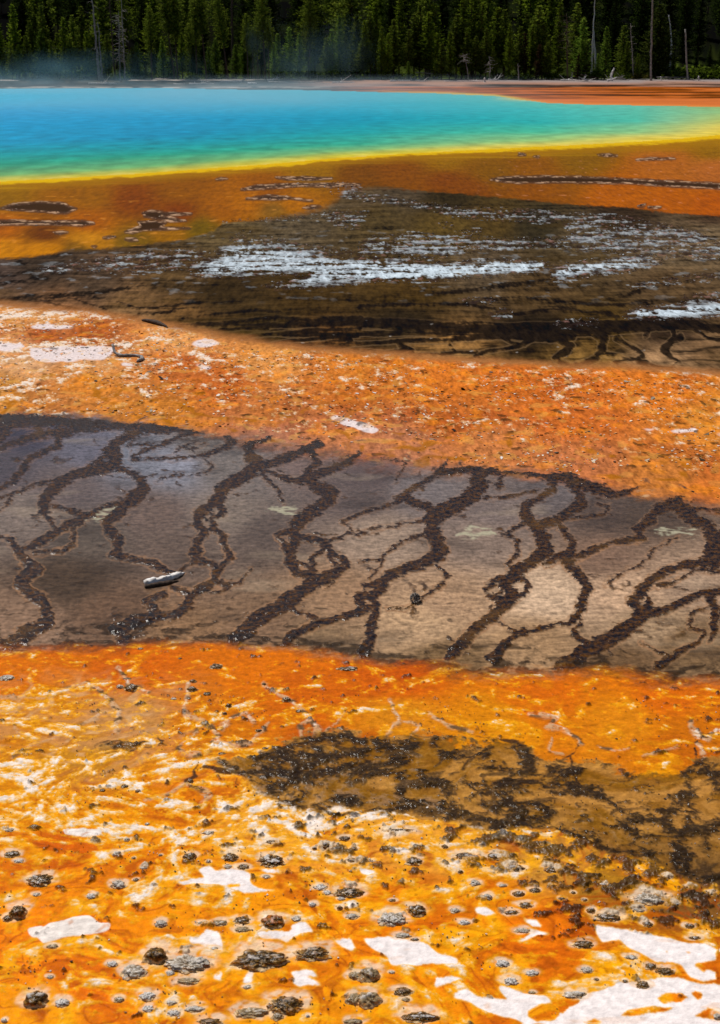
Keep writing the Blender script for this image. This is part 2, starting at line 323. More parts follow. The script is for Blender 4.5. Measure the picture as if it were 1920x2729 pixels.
for c, p in [(A4,[(1000,262),(1030,253),(1075,258),(1065,275),(1015,278)]), (A5,[(1335,775),(1370,755),(1440,750),(1480,770),(1440,795),(1360,800)]), (A5,[(1160,850),(1220,820),(1320,810),(1430,818),(1380,835),(1250,850)]), (A5,[(1480,745),(1530,740),(1550,765),(1520,785)]),
 (A5,[(1365,573),(1390,565),(1390,583)]), (A5,[(1455,565),(1490,572),(1470,582)]), (A5,[(1485,630),(1560,628),(1590,640),(1530,655)]), (A5,[(1000,890),(1060,866),(1130,885)]), (A5,[(1480,860),(1560,810),(1615,830),(1615,860)]), (A5,[(130,540),(145,540),(138,550)]), (A5,[(560,840),(700,865),(740,890),(640,890)])]: poly(white, c, p, 0)
white = blur(white, 2)
slab = new()
for c, p in [(A4,[(170,490),(220,440),(300,415),(400,405),(440,430),(500,435),(490,470),(380,485),(300,505),(200,530),(180,515)]), (A4,[(120,465),(190,450),(210,490),(150,500)]), (A6,[(130,490),(250,480),(350,475),(500,480),(520,500),(470,530),(330,550),(200,545),(140,520)]), (A6,[(0,455),(100,462),(120,480),(40,500),(0,490)]),
 (A6,[(140,380),(300,380),(340,395),(250,402),(150,390)]), (A6,[(840,465),(930,450),(1000,465),(930,480)]), (A6,[(1490,800),(1530,790),(1615,815),(1615,841),(1560,830)]), (A7,[(0,815),(60,830),(90,850),(60,870),(0,850)]),
 (A6,[(540,560),(560,548),(620,556),(600,566)]), (A6,[(850,555),(950,562),(900,575)]), (A1,[(1360,45),(1500,40),(1510,55),(1400,58)]), (A1,[(1240,32),(1330,40),(1290,48)]), (A1,[(1570,62),(1615,68),(1615,78)]), (A1,[(1130,140),(1190,140),(1160,150)]), (A1,[(455,135),(490,138),(480,144)]),
 (A4,[(280,30),(370,15),(450,20),(470,40),(380,50),(300,48)])]: poly(slab, c, p)
slab = blur(slab, 3)
# pale mineral blooms inside the grey sheet
bloom = new()
for c, p in [(A0,[(1210,465),(1270,450),(1330,455),(1365,475),(1310,495),(1230,490)]), (A0,[(380,490),(450,465),(520,445),(530,470),(480,500),(400,520)]), (A1,[(440,505),(500,480),(590,485),(620,500),(560,515),(450,530)]), (A1,[(1310,490),(1380,482),(1500,488),(1540,515),(1450,528),(1350,510)]), (A1,[(1230,320),(1310,318),(1340,340),(1260,348)])]: poly(bloom, c, p)
bloom = blur(bloom, 6)
# brown algae patch in the near orange mat
brown = new()
poly(brown, (0, 0), [(x * OV / Z, y * OV / Z) for x, y in [(465,1722),(560,1706),(640,1655),(700,1632),(770,1645),(900,1660),(1000,1655),(1080,1655),(1170,1665),(1210,1700),(1290,1705),(1400,1750),(1500,1740),(1560,1700),(1640,1690),(1640,1990),(1560,1975),(1500,1960),(1420,1925),(1300,1888),(1200,1850),(1100,1850),(1000,1825),(850,1830),(700,1820),(620,1800),(560,1760)]])
poly(brown, A2, [(430,490),(500,465),(600,465),(690,475),(690,500),(600,510),(520,525),(450,525)], 0.9)
brown = blur(brown, 12)
bl = new(99.0)      # dark crack lines of that patch
for c, p in [(A2,[(920,580,20),(1000,595,40),(1080,605,30),(1200,600,40),(1350,605,44),(1500,600,40),(1615,590,44)]), (A2,[(1160,545,14),(1240,520,24),(1330,480,24),(1450,450,20),(1530,445,20),(1615,470,16)]), (A2,[(1200,540,20),(1320,540,24),(1450,530,30),(1615,520,30)]),
 (A2,[(1070,620,6),(1060,660,6),(1100,690,4)]), (A2,[(1120,630,10),(1160,660,10),(1230,690,12),(1250,740,14),(1270,765,12),(1340,772,10),(1365,755,8),(1300,740,8),(1250,735,8)]), (A2,[(1260,650,6),(1270,690,6),(1260,720,6)]), (A2,[(1330,650,8),(1355,690,8),(1340,730,6)]),
 (A2,[(1410,750,20),(1480,780,24),(1530,795,16),(1615,785,14)]), (A2,[(1420,740,14),(1520,730,12),(1615,740,16)]), (A2,[(430,490,6),(500,467,10),(600,470,14),(690,480,20),(690,498,12),(600,508,8),(520,525,8),(450,522,8),(430,490,6)]), (A2,[(520,500,8),(620,490,14),(690,490,14)]), (A2,[(640,415,6),(700,430,10),(740,460,12),(745,480,10)]),
 (A2,[(850,640,34),(870,600,14),(890,560,12)]),
 (A3,[(0,645,10),(150,638,10),(220,628,14),(330,645,14),(430,645,16),(520,665,26),(600,700,20),(700,700,16),(840,700,14),(920,725,30),(1000,765,30),(1080,805,22),(1150,825,16),(1290,830,12)]), (A3,[(0,440,40),(100,440,36),(180,420,20)]), (A3,[(80,330,8),(160,380,10),(240,350,8)]),
 (A3,[(340,330,8),(390,385,8),(460,400,10),(540,390,10),(580,380,12)]), (A3,[(440,280,6),(520,300,8),(600,310,10),(680,330,18),(730,350,14),(720,390,14),(760,430,10)]), (A3,[(200,500,14),(190,560,14),(240,600,14),(330,640,10)]), (A3,[(260,510,12),(340,520,16),(410,560,18),(400,610,16)]), (A3,[(480,530,14),(560,560,20),(640,540,24),(720,520,26),(820,520,20),(900,560,16)]),
 (A3,[(600,450,8),(680,470,16),(760,480,24),(830,490,20),(870,440,14),(950,400,14),(985,365,12),(960,330,8),(1000,320,6)]), (A3,[(960,400,14),(950,450,16),(970,500,18),(1040,550,20),(1100,590,18),(1160,650,20),(1240,690,20)]), (A3,[(870,510,10),(890,580,10),(850,650,12),(830,690,12)]), (A3,[(1080,540,8),(1130,515,8),(1200,510,8),(1230,490,10)]),
 (A3,[(640,600,20),(760,590,20),(860,600,16)]), (A3,[(560,600,16),(640,650,16),(720,640,12)]), (A3,[(1160,680,14),(1280,690,14),(1370,665,16),(1440,610,18),(1480,560,20),(1460,500,20),(1490,430,16),(1500,370,12),(1540,310,14),(1615,290,10)]), (A3,[(1480,600,12),(1500,660,14),(1540,690,14),(1615,680,14)]), (A3,[(1370,690,18),(1400,740,16),(1440,790,18),(1470,850,30),(1420,880,22),(1440,910,20),(1540,940,26),(1615,950,26)]), (A3,[(1460,700,10),(1520,730,12),(1560,770,16),(1550,800,10)]), (A3,[(1440,740,10),(1615,740,6)]),
 (A3,[(1540,470,8),(1615,500,12)]), (A3,[(1240,720,10),(1230,780,14),(1150,800,12)]), (A3,[(900,450,8),(930,520,10),(980,560,12),(1060,560,14)])]: line(bl, c, p)
# pale mineral thread lines of the near orange mat
th = new(99.0)
for c, p in [(A2,[(840,210,20),(850,260,16),(830,310,14),(840,350,14),(920,370,14),(960,400,22),(970,440,26),(960,480,20),(930,520,8)]), (A2,[(1000,400,20),(1050,360,12),(1100,335,12),(1140,370,16)]), (A2,[(980,470,24),(1060,490,20),(1130,470,16),(1170,420,14),(1200,380,6)]), (A2,[(1180,200,6),(1260,250,14),(1310,290,16),(1360,330,16),(1390,370,20),(1440,430,24)]), (A2,[(1390,380,16),(1350,400,14),(1360,440,10)]), (A2,[(1460,430,10),(1500,380,8),(1550,320,4)]),
 (A2,[(520,130,8),(570,180,14),(590,215,20),(660,240,10)]), (A2,[(0,265,6),(100,270,6),(200,270,6),(290,230,8),(380,205,10),(440,230,20),(500,290,30),(530,330,30),(520,400,24),(540,430,10)]), (A2,[(440,340,14),(350,400,10),(250,440,6),(150,480,6),(60,530,4)]), (A2,[(100,300,6),(60,350,5),(70,420,6),(130,450,6)]),
 (A2,[(660,720,14),(760,700,16),(830,660,14),(900,680,20),(940,700,16),(900,750,12)]), (A2,[(890,400,6),(800,500,10),(850,520,16),(900,520,12)]), (A3,[(130,150,8),(170,200,14),(190,240,12),(150,270,8),(100,310,6)]), (A3,[(190,240,6),(270,260,8),(220,320,8)]), (A3,[(300,200,10),(340,230,16),(400,260,8),(500,290,6)]),
 (A3,[(760,205,8),(830,210,16),(890,210,20),(850,260,16),(920,285,10),(970,310,8),(990,340,14)]), (A3,[(1480,235,10),(1520,310,30),(1560,330,20),(1600,280,24)]), (A3,[(1540,400,20),(1510,350,14)]), (A3,[(860,320,6),(850,370,6),(910,390,6)]), (A3,[(1060,350,4),(1140,375,8),(1200,350,5)]), (A3,[(1270,400,6),(1300,390,8),(1430,355,4)])]: line(th, c, p)

def idw(u, v, pts, pw=2.0, ay=1.6):
    """smooth interpolation between hand placed values; pts rows: x, y, value(s) in overview pixels"""
    a = np.array(pts, float)
    u = np.where(u < 0, -u, np.where(u > 1920, 3840 - u, u)) / OV
    v = np.where(v > 2729, 5458 - v, v) / OV
    num = 0; den = 0
    for r in a:
        w = 1.0 / (((u - r[0]) ** 2 + ((v - r[1]) * ay) ** 2 + 400.0) ** pw)
        num = num + w[..., None] * r[2:]
        den = den + w
    return num / den[..., None]
def idwc(u, v, pts, **k):
    return idw(u, v, [(p[0], p[1]) + tuple(S(*p[2:])) for p in pts], **k)
CY = [(0,440,165,100,12),(200,440,170,92,15),(400,425,160,82,10),(700,380,170,102,0),(1000,366,165,98,5),(1300,350,155,92,5),(1600,335,165,100,15),(300,450,150,66,25),(400,480,150,62,8),(600,430,168,82,5),(650,460,200,105,20),(200,500,190,90,15),(100,530,120,56,8),(0,510,195,92,25),(0,562,225,125,30),(200,540,222,128,40),(100,555,225,125,30),(380,515,175,100,25),(450,512,130,88,28),(300,545,140,92,35),(180,562,120,80,30),(500,470,180,90,15),(550,455,195,100,20),(620,470,150,95,45),(900,388,150,74,5),(1000,400,145,66,3),(1100,380,150,85,5),(1200,385,160,84,15),(1500,370,195,98,50),(1600,380,200,102,58),(1200,430,160,78,8),(1400,440,200,92,15),(1600,465,200,86,12),(1500,455,200,90,12),(1050,425,150,70,8),(800,400,140,72,5)]
CD = [(520,510,100,82,52),(650,500,95,80,58),(800,440,95,78,55),(900,430,80,66,48),(1000,445,58,46,24),(850,490,85,68,38),(1000,510,95,74,32),(1200,510,60,50,30),(1100,500,85,65,28),(1400,480,62,46,30),(1600,490,75,55,38),(1600,520,112,92,66),(1500,560,112,92,66),(1300,540,95,78,52),(100,600,70,55,42),(0,620,85,68,58),(200,640,88,68,50),(0,670,95,70,48),(400,620,88,66,38),(500,660,65,48,24),(700,650,72,52,22),(900,660,80,58,24),(1200,650,88,66,38),(1500,640,92,70,44),(150,685,120,84,55),(300,690,125,92,58),(600,740,72,54,25),(900,720,55,42,24),(1200,740,42,32,20),(1500,740,55,40,28),(1000,795,140,100,55),(1300,805,125,92,45),(1500,815,150,115,80),(700,780,95,62,30),(1600,800,120,90,60),(1350,730,74,54,20),(400,720,110,78,42),(1100,600,100,82,60)]
CO = [(0,700,220,135,70),(100,720,225,150,85),(100,745,172,72,14),(200,750,180,82,20),(60,800,225,165,115),(200,815,220,150,90),(400,770,228,150,85),(400,810,200,95,35),(600,800,222,138,70),(800,830,212,112,34),(200,850,215,118,38),(500,860,202,95,26),(800,880,202,100,24),(0,880,208,128,55),(100,912,190,108,52),(350,925,205,115,42),(600,930,200,108,52),(600,965,185,115,80),(800,960,200,118,72),(1000,860,220,110,24),(1200,860,212,100,14),(1500,870,220,110,18),(1000,930,200,98,32),(1300,940,210,100,30),(1600,930,220,125,45),(900,1000,190,115,75),(1100,1020,205,118,65),(1300,1040,200,112,65),(1500,1060,210,118,55),(1600,1100,210,105,40)]
CVc = [(50,970,62,54,66),(200,1000,100,96,108),(0,1050,80,70,74),(300,1020,112,114,125),(400,1040,125,126,138),(150,1090,98,84,80),(50,1150,118,104,95),(450,1000,112,102,95),(500,1050,112,102,96),(350,1150,104,86,76),(400,1230,98,82,72),(200,1200,92,80,70),(150,1300,78,62,48),(50,1400,130,104,84),(250,1380,104,80,62),(500,1150,120,106,95),(600,1200,92,78,70),(700,1020,112,92,84),(820,1060,92,76,72),(800,1120,95,80,74),(600,1400,120,94,72),(750,1330,145,115,88),(950,1100,112,102,100),(850,1200,145,125,108),(1100,1150,112,98,92),(1080,1200,128,110,98),(1000,1350,160,130,102),(950,1400,172,142,110),(1230,1330,184,158,132),(1250,1100,100,90,88),(1350,1150,84,68,58),(1350,1250,120,95,78),(1400,1330,175,145,118),(1200,1440,150,120,88),(1450,1150,80,64,52),(1550,1300,150,125,104),(1450,1400,150,125,98),(1550,1450,115,90,62),(700,1440,130,105,78),(400,1430,130,100,72),(1000,1475,115,90,60),(1400,1490,105,80,54)]  # film tones; the blue-grey at upper left has the reflected sky painted in
CL = [(50,1500,225,108,8),(300,1490,220,98,5),(600,1500,228,110,5),(900,1530,220,92,8),(1200,1560,225,104,5),(1500,1560,228,104,5),(100,1600,222,128,26),(300,1620,208,142,78),(450,1620,218,112,8),(700,1560,218,98,5),(900,1600,225,130,30),(1100,1620,228,130,18),(1400,1620,228,128,26),(1550,1640,212,108,8),(200,1700,208,130,46),(400,1760,228,118,8),(100,1800,228,130,15),(300,1850,232,130,12),(150,1900,205,88,5),(600,1850,235,150,60),(800,1900,228,145,60),(1000,1900,225,145,60),(1200,1930,190,128,56),(1400,2000,160,104,38),(1550,2020,125,82,34),(1100,2000,220,118,15),(200,2000,228,122,8),(500,2000,238,136,12),(800,2030,235,128,8),(100,2100,238,122,8),(400,2150,238,128,8),(200,2200,228,106,5),(600,2200,242,138,10),(900,2100,228,112,5),(1200,2100,228,108,5),(1000,2200,238,128,8),(1500,2200,238,124,8),(100,2280,242,142,14),(700,2280,242,146,20)]
# whiteness, dark fleck amount of the near mat
CW = [(50,1500,.12,.1),(300,1480,.05,.05),(600,1500,.1,.1),(900,1520,.05,.15),(1300,1560,0,.05),(1550,1620,.1,.2),(100,1600,.5,.1),(300,1620,.35,.2),(450,1600,.3,.2),(700,1580,.2,.15),(950,1600,.15,.05),(1300,1640,0,0),(200,1700,.4,.05),(400,1740,.45,.1),(60,1780,.75,.1),(250,1780,.6,.2),(200,1850,.75,.2),(450,1850,.7,.25),(150,1910,.3,.2),(600,1850,.85,.35),(800,1900,.8,.6),(1000,1890,.75,.5),(1150,1920,.55,.9),(1300,1970,.35,.8),(1450,2000,.3,1.0),(1550,2000,.1,.8),(1100,2000,.4,.3),(100,2000,.45,.2),(300,1980,.6,.3),(500,2000,.6,.3),(800,2040,.5,.2),(650,2080,.5,.2),(300,2080,.45,.1),(50,2120,.45,.05),(600,2170,.5,.1),(850,2120,.4,.05),(1100,2060,.3,.1),(1300,2060,.4,.6),(900,2200,.5,0),(300,2200,.5,.1),(100,2260,.5,0),(500,2260,.5,.1),(1300,2150,.5,0),(1560,2130,.5,.1)]

# ------------------------------------------------------------------ the ground sheet: rings round the boardwalk
vv = np.arange(2990, 199, -1.75)
rr = H0 / np.tan(PITCH + np.arctan((vv - CV) / FPX))
rr = np.concatenate([[0.05, .6, 1.2, 1.8, 2.3, 2.7, 3.0, 3.2], rr[rr > 3.3]])
ext = [rr[-1] * 1.012]
while ext[-1] < 4500: ext.append(ext[-1] * 1.02 if ext[-1] < 420 else ext[-1] * 1.15)
rr = np.concatenate([rr, ext])
az = np.arange(-19.5, 19.5, 0.034)
wing = list(np.arange(19.5, 40, .085)); st = 0.1
while wing[-1] < 180:
    wing.append(wing[-1] + st); st = min(st * 1.12, 6.0)
wing = np.array(wing[:-1])
wing[-1] = min(wing[-1], 179.0)
az = np.concatenate([-wing[::-1], az[1:], wing])
az = np.radians(np.unique(np.round(az, 6)))
NR, NA = len(rr), len(az)
RR, AA = np.meshgrid(rr, az, indexing='ij')
X, Y = RR * np.sin(AA), RR * np.cos(AA)
dep = np.maximum(Y * CP + H0 * SP, 0.8)
U = CU + FPX * X / dep
V = CV - FPX * (Y * SP - H0 * CP) / dep
U = np.clip(U, -1900, 3800); V = np.clip(V, 100, 5400)
Xf, Yf, Uf, Vf = X.ravel(), Y.ravel(), U.ravel(), V.ravel()
N = Xf.size
col = np.zeros((N, 3)); col[:] = S(60, 62, 30)
rough = np.full(N, 0.8); hgt = np.zeros(N); wet = np.full(N, 0.0); water = np.zeros(N, bool)

def hill(y, x):
    """forest slope behind the spring"""
    b = 0.42 * ss(176, 186, y) + 0.05 * ss(160, 176, y)
    return b + np.clip(y - 205, 0, 900) * 0.17 + ss(205, 420, y) * 3 * fb(x / 90, y / 90, 2, 3)

def zone(m):
    i = np.nonzero(m)[0]
    return i, Xf[i], Yf[i], Uf[i], Vf[i]
# far bank
i, x, y, u, v = zone(Vf < B_far(Uf) + 12)
n = fb(x / 9, y / 6, 4, 1); n2 = fb(x / 2.2, y / 2.2, 3, 8)
rust = mix(np.broadcast_to(S(150, 72, 30), (len(i), 3)), S(205, 105, 55), ss(-.25, .3, n + .35 * n2))
rust = mix(rust, S(60, 38, 18), ss(.12, .32, fb(x / 30 + 3, y / 5, 3, 31)))
rust = mix(rust, S(215, 190, 90), ss(8, 2, B_far(u) - v) * ss(900, 1250, u) * .8)
bare = mix(np.broadcast_to(S(36, 36, 28), (len(i), 3)), S(88, 82, 70), ss(-.05, .35, n2 + n))
grass = mix(np.broadcast_to(S(40, 48, 22), (len(i), 3)), S(85, 100, 38), ss(-.1, .5, n2 + .5 * n))
shaded_litter = mix(np.broadcast_to(S(16, 17, 9), (len(i), 3)), S(34, 34, 18), ss(-.2, .4, n2))  # forest litter, darkened to stand for the shade between the trees
vo = v / OV + 1.2 * n                       # overview rows
rightw = ss(760, 1150, u)
c = bare.copy()
c = mix(c, rust, ss(194, 196, vo) * rightw)
c = mix(c, S(200, 150, 125), ss(187.6, 188.6, vo) * ss(194.5, 193.5, vo) * ss(700, 1000, u) * .75)
c = mix(c, S(48, 36, 24), ss(189.8, 190.6, vo) * ss(193.6, 192.6, vo) * ss(900, 1100, u) * (ss(.45, -.2, n)))
c = mix(c, S(160, 152, 150), ss(184.5, 185.5, vo) * ss(189.5, 188.8, vo) * ss(1000, 1400, u) * .9)
c = mix(c, S(225, 120, 70), ss(218, 224, vo) * ss(1250, 1500, u) * .8)
c = mix(c, S(215, 205, 190), ss(194, 195, vo) * ss(198.5, 197.5, vo) * ss(1000, 700, u) * .7 * ss(-.2, .2, n2))
c = mix(c, grass, ss(187, 184.5, vo))
c = mix(c, shaded_litter, ss(181, 178, vo) * ss(-.3, .3, n + .2))
col[i] = c; rough[i] = 0.95
hgt[i] = 0.012 * n2 * ss(150, 200, y)
# pool bed
B1w = lambda x, y, u: B1(u)
wm = (Vf >= B_far(Uf) - 1.2 * fb(Xf / 14, Yf / 8, 2, 61)) & (Vf <= B1(Uf)) & (Yf > 0)
spit = (Uf > 1300) & (Uf < 1545) & (np.abs(Vf - 260 - 6 * pn(Xf / 8, Yf * 0, 4)) < 5.0 * ss(1300, 1480, Uf))
water[wm] = True
col[wm] = S(200, 190, 120)
hgt[wm] = -0.05 - np.minimum((B1(Uf[wm]) - Vf[wm]), np.maximum(Vf[wm] - B_far(Uf[wm]), 0)) * 0.01
# ochre shallows
i, x, y, u, v = zone((Vf > B1(Uf) - 4) & (Vf < B2(Uf) + 30) & (Yf > 0))
n = fb(x / 1.6, y / 3.0, 4, 2); nf = fb(x * 3, y * 1.2, 3, 12)
c = idwc(u, v, CY)
nq = fb(x * .9, y * 2.2, 4, 42, .6)
gq = fh(x * 9, y * 1.4, 2, 43)
c = c * np.array([.84, .97, .62]) * (.90 + .09 * n + .14 * nf + .22 * nq + .15 * gq)[..., None]
d1 = (v - B1(u)) * 1.0 + 5 * n
wide = np.interp(u, [0, 960, 1920], [10, 7, 13])
c = mix(c, S(170, 112, 8), ss(wide * 3.4, wide * .8, d1) * .75)
c = mix(c, S(232, 176, 22), ss(wide * .8, wide * .2, d1 + 5 * nf) * .9)
streak = fb(x / 5, y * 1.1, 3, 40)
c = mix(c, S(235, 180, 40), ss(.1, .5, streak) * ss(wide * 4, wide, d1) * .22)
c = mix(c, S(225, 150, 110), ss(.48, .6, fb(x * 5, y * 1.6, 2, 44)) * ss(330, 380, v / OV) * ss(1000, 1500, u) * .45)
g = (ss(.40, .55, fb(x * 3.1, y * 1.8, 2, 52)) * ss(420, 440, v / OV) * ss(1100, 900, u) * .35)
c = mix(c, S(235, 150, 70), g)
iv = samp(isl, u + 5 * pn(x * 2.4, y * 1.2, 21) + 3 * nf, v + 1.6 * pn(x * 3, y * 2, 22))
pv = samp(pool, u + 4 * pn(x * 2.4, y * 1.2, 21), v + 1.2 * pn(x * 3, y * 2, 22))
c = mix(c, S(70, 45, 22) * (1 + .3 * n[..., None]), ss(.3, .7, pv))
rimn = fb(x * 4.3, y * 3.1, 3, 24)
c = mix(c, S(90, 62, 45), ss(4.5, 1.5, iv) * .8)
c = mix(c, S(205, 165, 130), ss(2.2, 0.6, iv) * ss(-.05, .3, rimn) * .85)
col[i] = c; rough[i] = .6; wet[i] = .004
hgt[i] = .004 * n + ss(4, 1, iv) * (.006 + .018 * rimn)
# far dark terrace
i, x, y, u, v = zone((Vf > B2(Uf) - 14) & (Vf < B3(Uf) + 30) & (Yf > 0))
nl = fb(x / 2.2, y / 2.2, 4, 5); nf = fb(x * 3.2, y * 2.2, 4, 15); nst = fb((x + y * .35) / 1.6, (y - x * .12) * 1.9, 4, 25)
c0 = col[i]
nlay = fh((x + .3 * y) * .4, (y - x * .08) * 1.9, 5, 26)
sn = fh((x + .25 * y) * .9, (y - .06 * x) * 2.3, 5, 27)
gn = fh(x * 8.5, y * 1.7, 3, 28)
c = idwc(u, v, CD) * np.clip(1 + .3 * nst + .08 + .62 * nlay * (1 - .8 * samp(pool, u, v)) + .42 * gn, .12, 2.2)[..., None]
pool_v = samp(pool, u, v)
lowz = ss(620, 680, v / OV)
# thin branching streaks
sr = ridge((x * .9 + y * .45) * 1.1, (y - x * .15) * 1.5, 3, 35)
c = mix(c, S(26, 20, 14), ss(.60, .86, sr) * (.25 + .6 * ss(690, 740, v / OV) * ss(B3(u) - 5, B3(u) - 50, v)) * (1 - pool_v))
v2 = samp(vein2, u + 9 * pn(x * 1.8, y * 1.2, 71) + 4 * nf, v + 3.2 * pn(x * 2.2, y * 1.5, 72) + 1.5 * nf)
c = mix(c, S(40, 29, 20) * (1 + .7 * gn)[..., None], ss(3.5, -2.5, v2 + 4.5 * sn + 2.5 * gn) * .92)
c = mix(c, S(150, 118, 82), ss(1.5, 3, v2) * ss(6.5, 3.5, v2) * .35 * ss(690, 760, v / OV))
c = mix(c, S(84, 62, 20) , ss(.15, .45, nl) * .4 * (1 - ss(3, -1, v2)))
cr = samp(crust, u + 14 * pn(x / .8, y / .8, 77), v + 4 * pn(x / .8, y / .8, 78))
cf = .5 + .75 * fb((x + .3 * y) * 1.1, y * 1.9, 5, 81, .68) + .55 * nlay
cm = ss(.0, .16, (cr - .58) * .80 + .46 * sn + .16 * gn + .12 * nlay) * (cr > .06)
spray = ss(.28, .42, nf + .35 * nst) * ss(500, 540, v / OV) * ss(690, 640, v / OV) * .45 * (1 - pool_v)
bright = ss(.55, .85, cr)
wc = mix(np.broadcast_to(S(150, 155, 158), (len(i), 3)), S(200, 213, 222), bright) * (1 + .3 * gn)[..., None]
c = mix(c, wc, np.maximum(cm, spray * .75))
pr = ss(.05, .35, cr) * ss(.9, .6, cr)      # dark pinkish crumbs between the pale crust
cn = fb(x * 5, y * 4, 3, 91)
c = mix(c, S(62, 44, 40), pr * ss(.0, .3, -cn) * .75)
c = mix(c, S(165, 120, 110), pr * ss(.3, .45, cn) * .5)
c = mix(c, S(235, 225, 215), ss(.62, .75, fb(x * 6, y * 4.4, 2, 95)) * ss(690, 740, v / OV) * .55)
t = v - B2(u) + 5 * nl + 3 * nf + 2 * gn
we = 4 + 12 * np.exp(-((u - 880) / 120) ** 2)
edge = ss(-we, we, t)
# soft lower margin into the orange
e3 = v - B3(u) + 6 * nf + 4 * nst
c = mix(c, S(185, 118, 68), ss(-26, -4, e3) * .8)
col[i] = mix(c0, c, edge)
crumb = np.maximum(0, cn) + .5 * np.maximum(0, nf)
hgt[i] += edge * (.006 * nf + ss(2, -3, v2) * .005 + ss(.08, .4, cr) * ss(1.05, .6, cr) * .035 * crumb + cm * .006 + (.006 + .012 * ss(.05, .4, cr) * (1 - cm)) * np.maximum(0, fh(x * 7, y * 4, 3, 96)) + ss(6, 0, np.abs(t)) * ss(0, 700, u) * .03 * np.maximum(0, cn + .2)) * (1 - .85 * pool_v)
rough[i] = .5; wet[i] = .002
# first orange band
i, x, y, u, v = zone((Vf > B3(Uf) - 20) & (Vf < B4(Uf) + 60) & (Yf > 0))
n1 = fb(x / 1.3, y / 1.3, 4, 6); nf = fb(x * 4.2, y * 3.0, 4, 16, .6); nm = fb(x * 1.6, y * .9, 4, 46)
c0 = col[i]
c = idwc(u, v, CO) * np.array([1.02, 1.04, 1.0]) + np.array([0, .008, .012])
c = mix(c, c * np.array([.72, .52, .5]), ss(.0, .4, nm) * .6)
c = mix(c, S(228, 128, 24), ss(.05, .35, nf) * .4)
c = c * (1 + .25 * nf + .15 * n1 + .32 * fh(x * 16, y * 5, 3, 58))[..., None]
fl = .50 * fh(x * 5.5, y * 3.4, 5, 56)                   # flecks
topb = np.interp(v / OV, [690, 800, 900, 1000, 1050, 1120], [1.0, .8, .62, .4, .15, .0])
left = np.interp(u / OV, [0, 500, 1000, 1615], [1.0, .75, .6, .8])
amt = topb * left * 1.12
amt = amt * (1 - .8 * np.exp(-(((u / OV - 140) / 160) ** 2 + ((v / OV - 745) / 18) ** 2)))
wm_ = ss(.02, .22, fl + .5 * nm + .72 * amt - .55)
c = mix(c, S(240, 190, 130), wm_ * .62)
c = mix(c, S(250, 232, 215), ss(.16, .34, fl + .5 * nm + .72 * amt - .6) * .9)
sl_ = samp(slab, u + 16 * pn(x * 2, y * 2, 87) + 6 * nf, v + 6 * pn(x * 2, y * 2, 88) + 3 * nf)
c = mix(c, S(240, 222, 218), ss(.25, .6, sl_ + .12 * nf))
c = mix(c, S(240, 180, 90), ss(.24, .36, fb(x * 5.5, y * 4, 2, 57)) * .30 * ss(.1, .5, amt + .25))
fd = fb(x * 8, y * 6, 2, 66)
c = mix(c, S(70, 50, 25), ss(.42, .52, fd + .25 * nm) * .75 * ss(880, 800, B4(u) / OV * 0 + v / OV * 0 + 700))
# olive-gold algae streamers near the lower edge
og = ridge(x * 1.6 + .4 * nm, y * 1.1, 2, 68)
low = ss(120, 40, B4(u) - v) * ss(-30, 30, B4(u) - v + 20)
c = mix(c, S(176, 100, 15), ss(.78, .92, og + .15 * nf) * ss(150, 60, B4(u) - v) * .75)
e3 = v - B3(u) + 6 * nf + 4 * n1
col[i] = mix(c0, c, ss(-9, 8, e3))
rough[i] = .6; wet[i] = .004
hgt[i] = hgt[i] * ss(6, -6, e3) + ss(-4, 10, e3) * ss(0, 40, B4(u) - v) * (.016 * np.maximum(0, fl + .2 * nf) * (.4 + amt) + .006 * nf + .02 * np.maximum(0, fd - .15))
# grey-brown sheet with dark veins
i, x, y, u, v = zone((Vf > B4(Uf) - 70) & (Vf < B5(Uf) + 60) & (Yf > 0))
n1 = fb(x / .8, y / .8, 4, 7); nf = fb(x * 9, y * 9, 4, 17, .6); nm = fb(x * 2.6, y * 2.6, 4, 47)
nr = pn(x * 22 + 3 * nm, y * 42 + 2 * n1, 27)             # small ripples across the flow
c0 = col[i]
c = idwc(u, v, CVc)
nh = fb(x * 26 + 2 * nm, y * 34, 3, 28, .7)
gv = fh(x * 34, y * 16, 3, 29)
rp = fh(x * 12 + 2 * nm, y * 26 + 3 * n1, 2, 30)
c = c * np.array([1.36, 1.30, 1.24]) * np.clip(1 + .16 * nm + .12 * n1 + .15 * nf + .20 * rp + .20 * gv, .2, 2)[..., None]
grime = ss(.15, .5, fb(x * 1.3 + y * .5, y * 2.4, 4, 37))
c = mix(c, S(62, 48, 38), grime * .48)
c = mix(c, S(205, 180, 150), ss(.25, .55, fb(x * 1.1, y * 2.2, 4, 39)) * .22)
wob = 7.0 * pn(x * 7, y * 7, 101) + 5.5 * pn(x * 18, y * 18, 102) + 3.5 * pn(x * 40, y * 40, 103)
wb2 = 6.0 * pn(x * 8, y * 8, 104) + 5.5 * pn(x * 20, y * 20, 105)
vd = samp(vein, u + wob, v + wb2 * .75)
ragged = fb(x * 30, y * 34, 3, 106, .7)
inside = ss(2.4, -1.6, vd + 6.5 * ragged + 2.0 * nf)
vr = ridge(x * 2.1 + .5 * n1, (y + .5 * x) * 1.5 + .5 * nm, 3, 107)
fine = ss(.82, .91, vr + .10 * ragged) * ss(60, 16, vd) * ss(-.15, .2, nm + .15)
inside = np.maximum(inside, fine * .9)
islet = ss(.30, .42, fb(x * 13, y * 13, 3, 108)) * ss(-9, -2, vd) * ss(-22, -12, -np.abs(vd))
inside = inside * (1 - .6 * islet)
rim = ss(1, 2.5, vd) * ss(7.5, 4, vd)
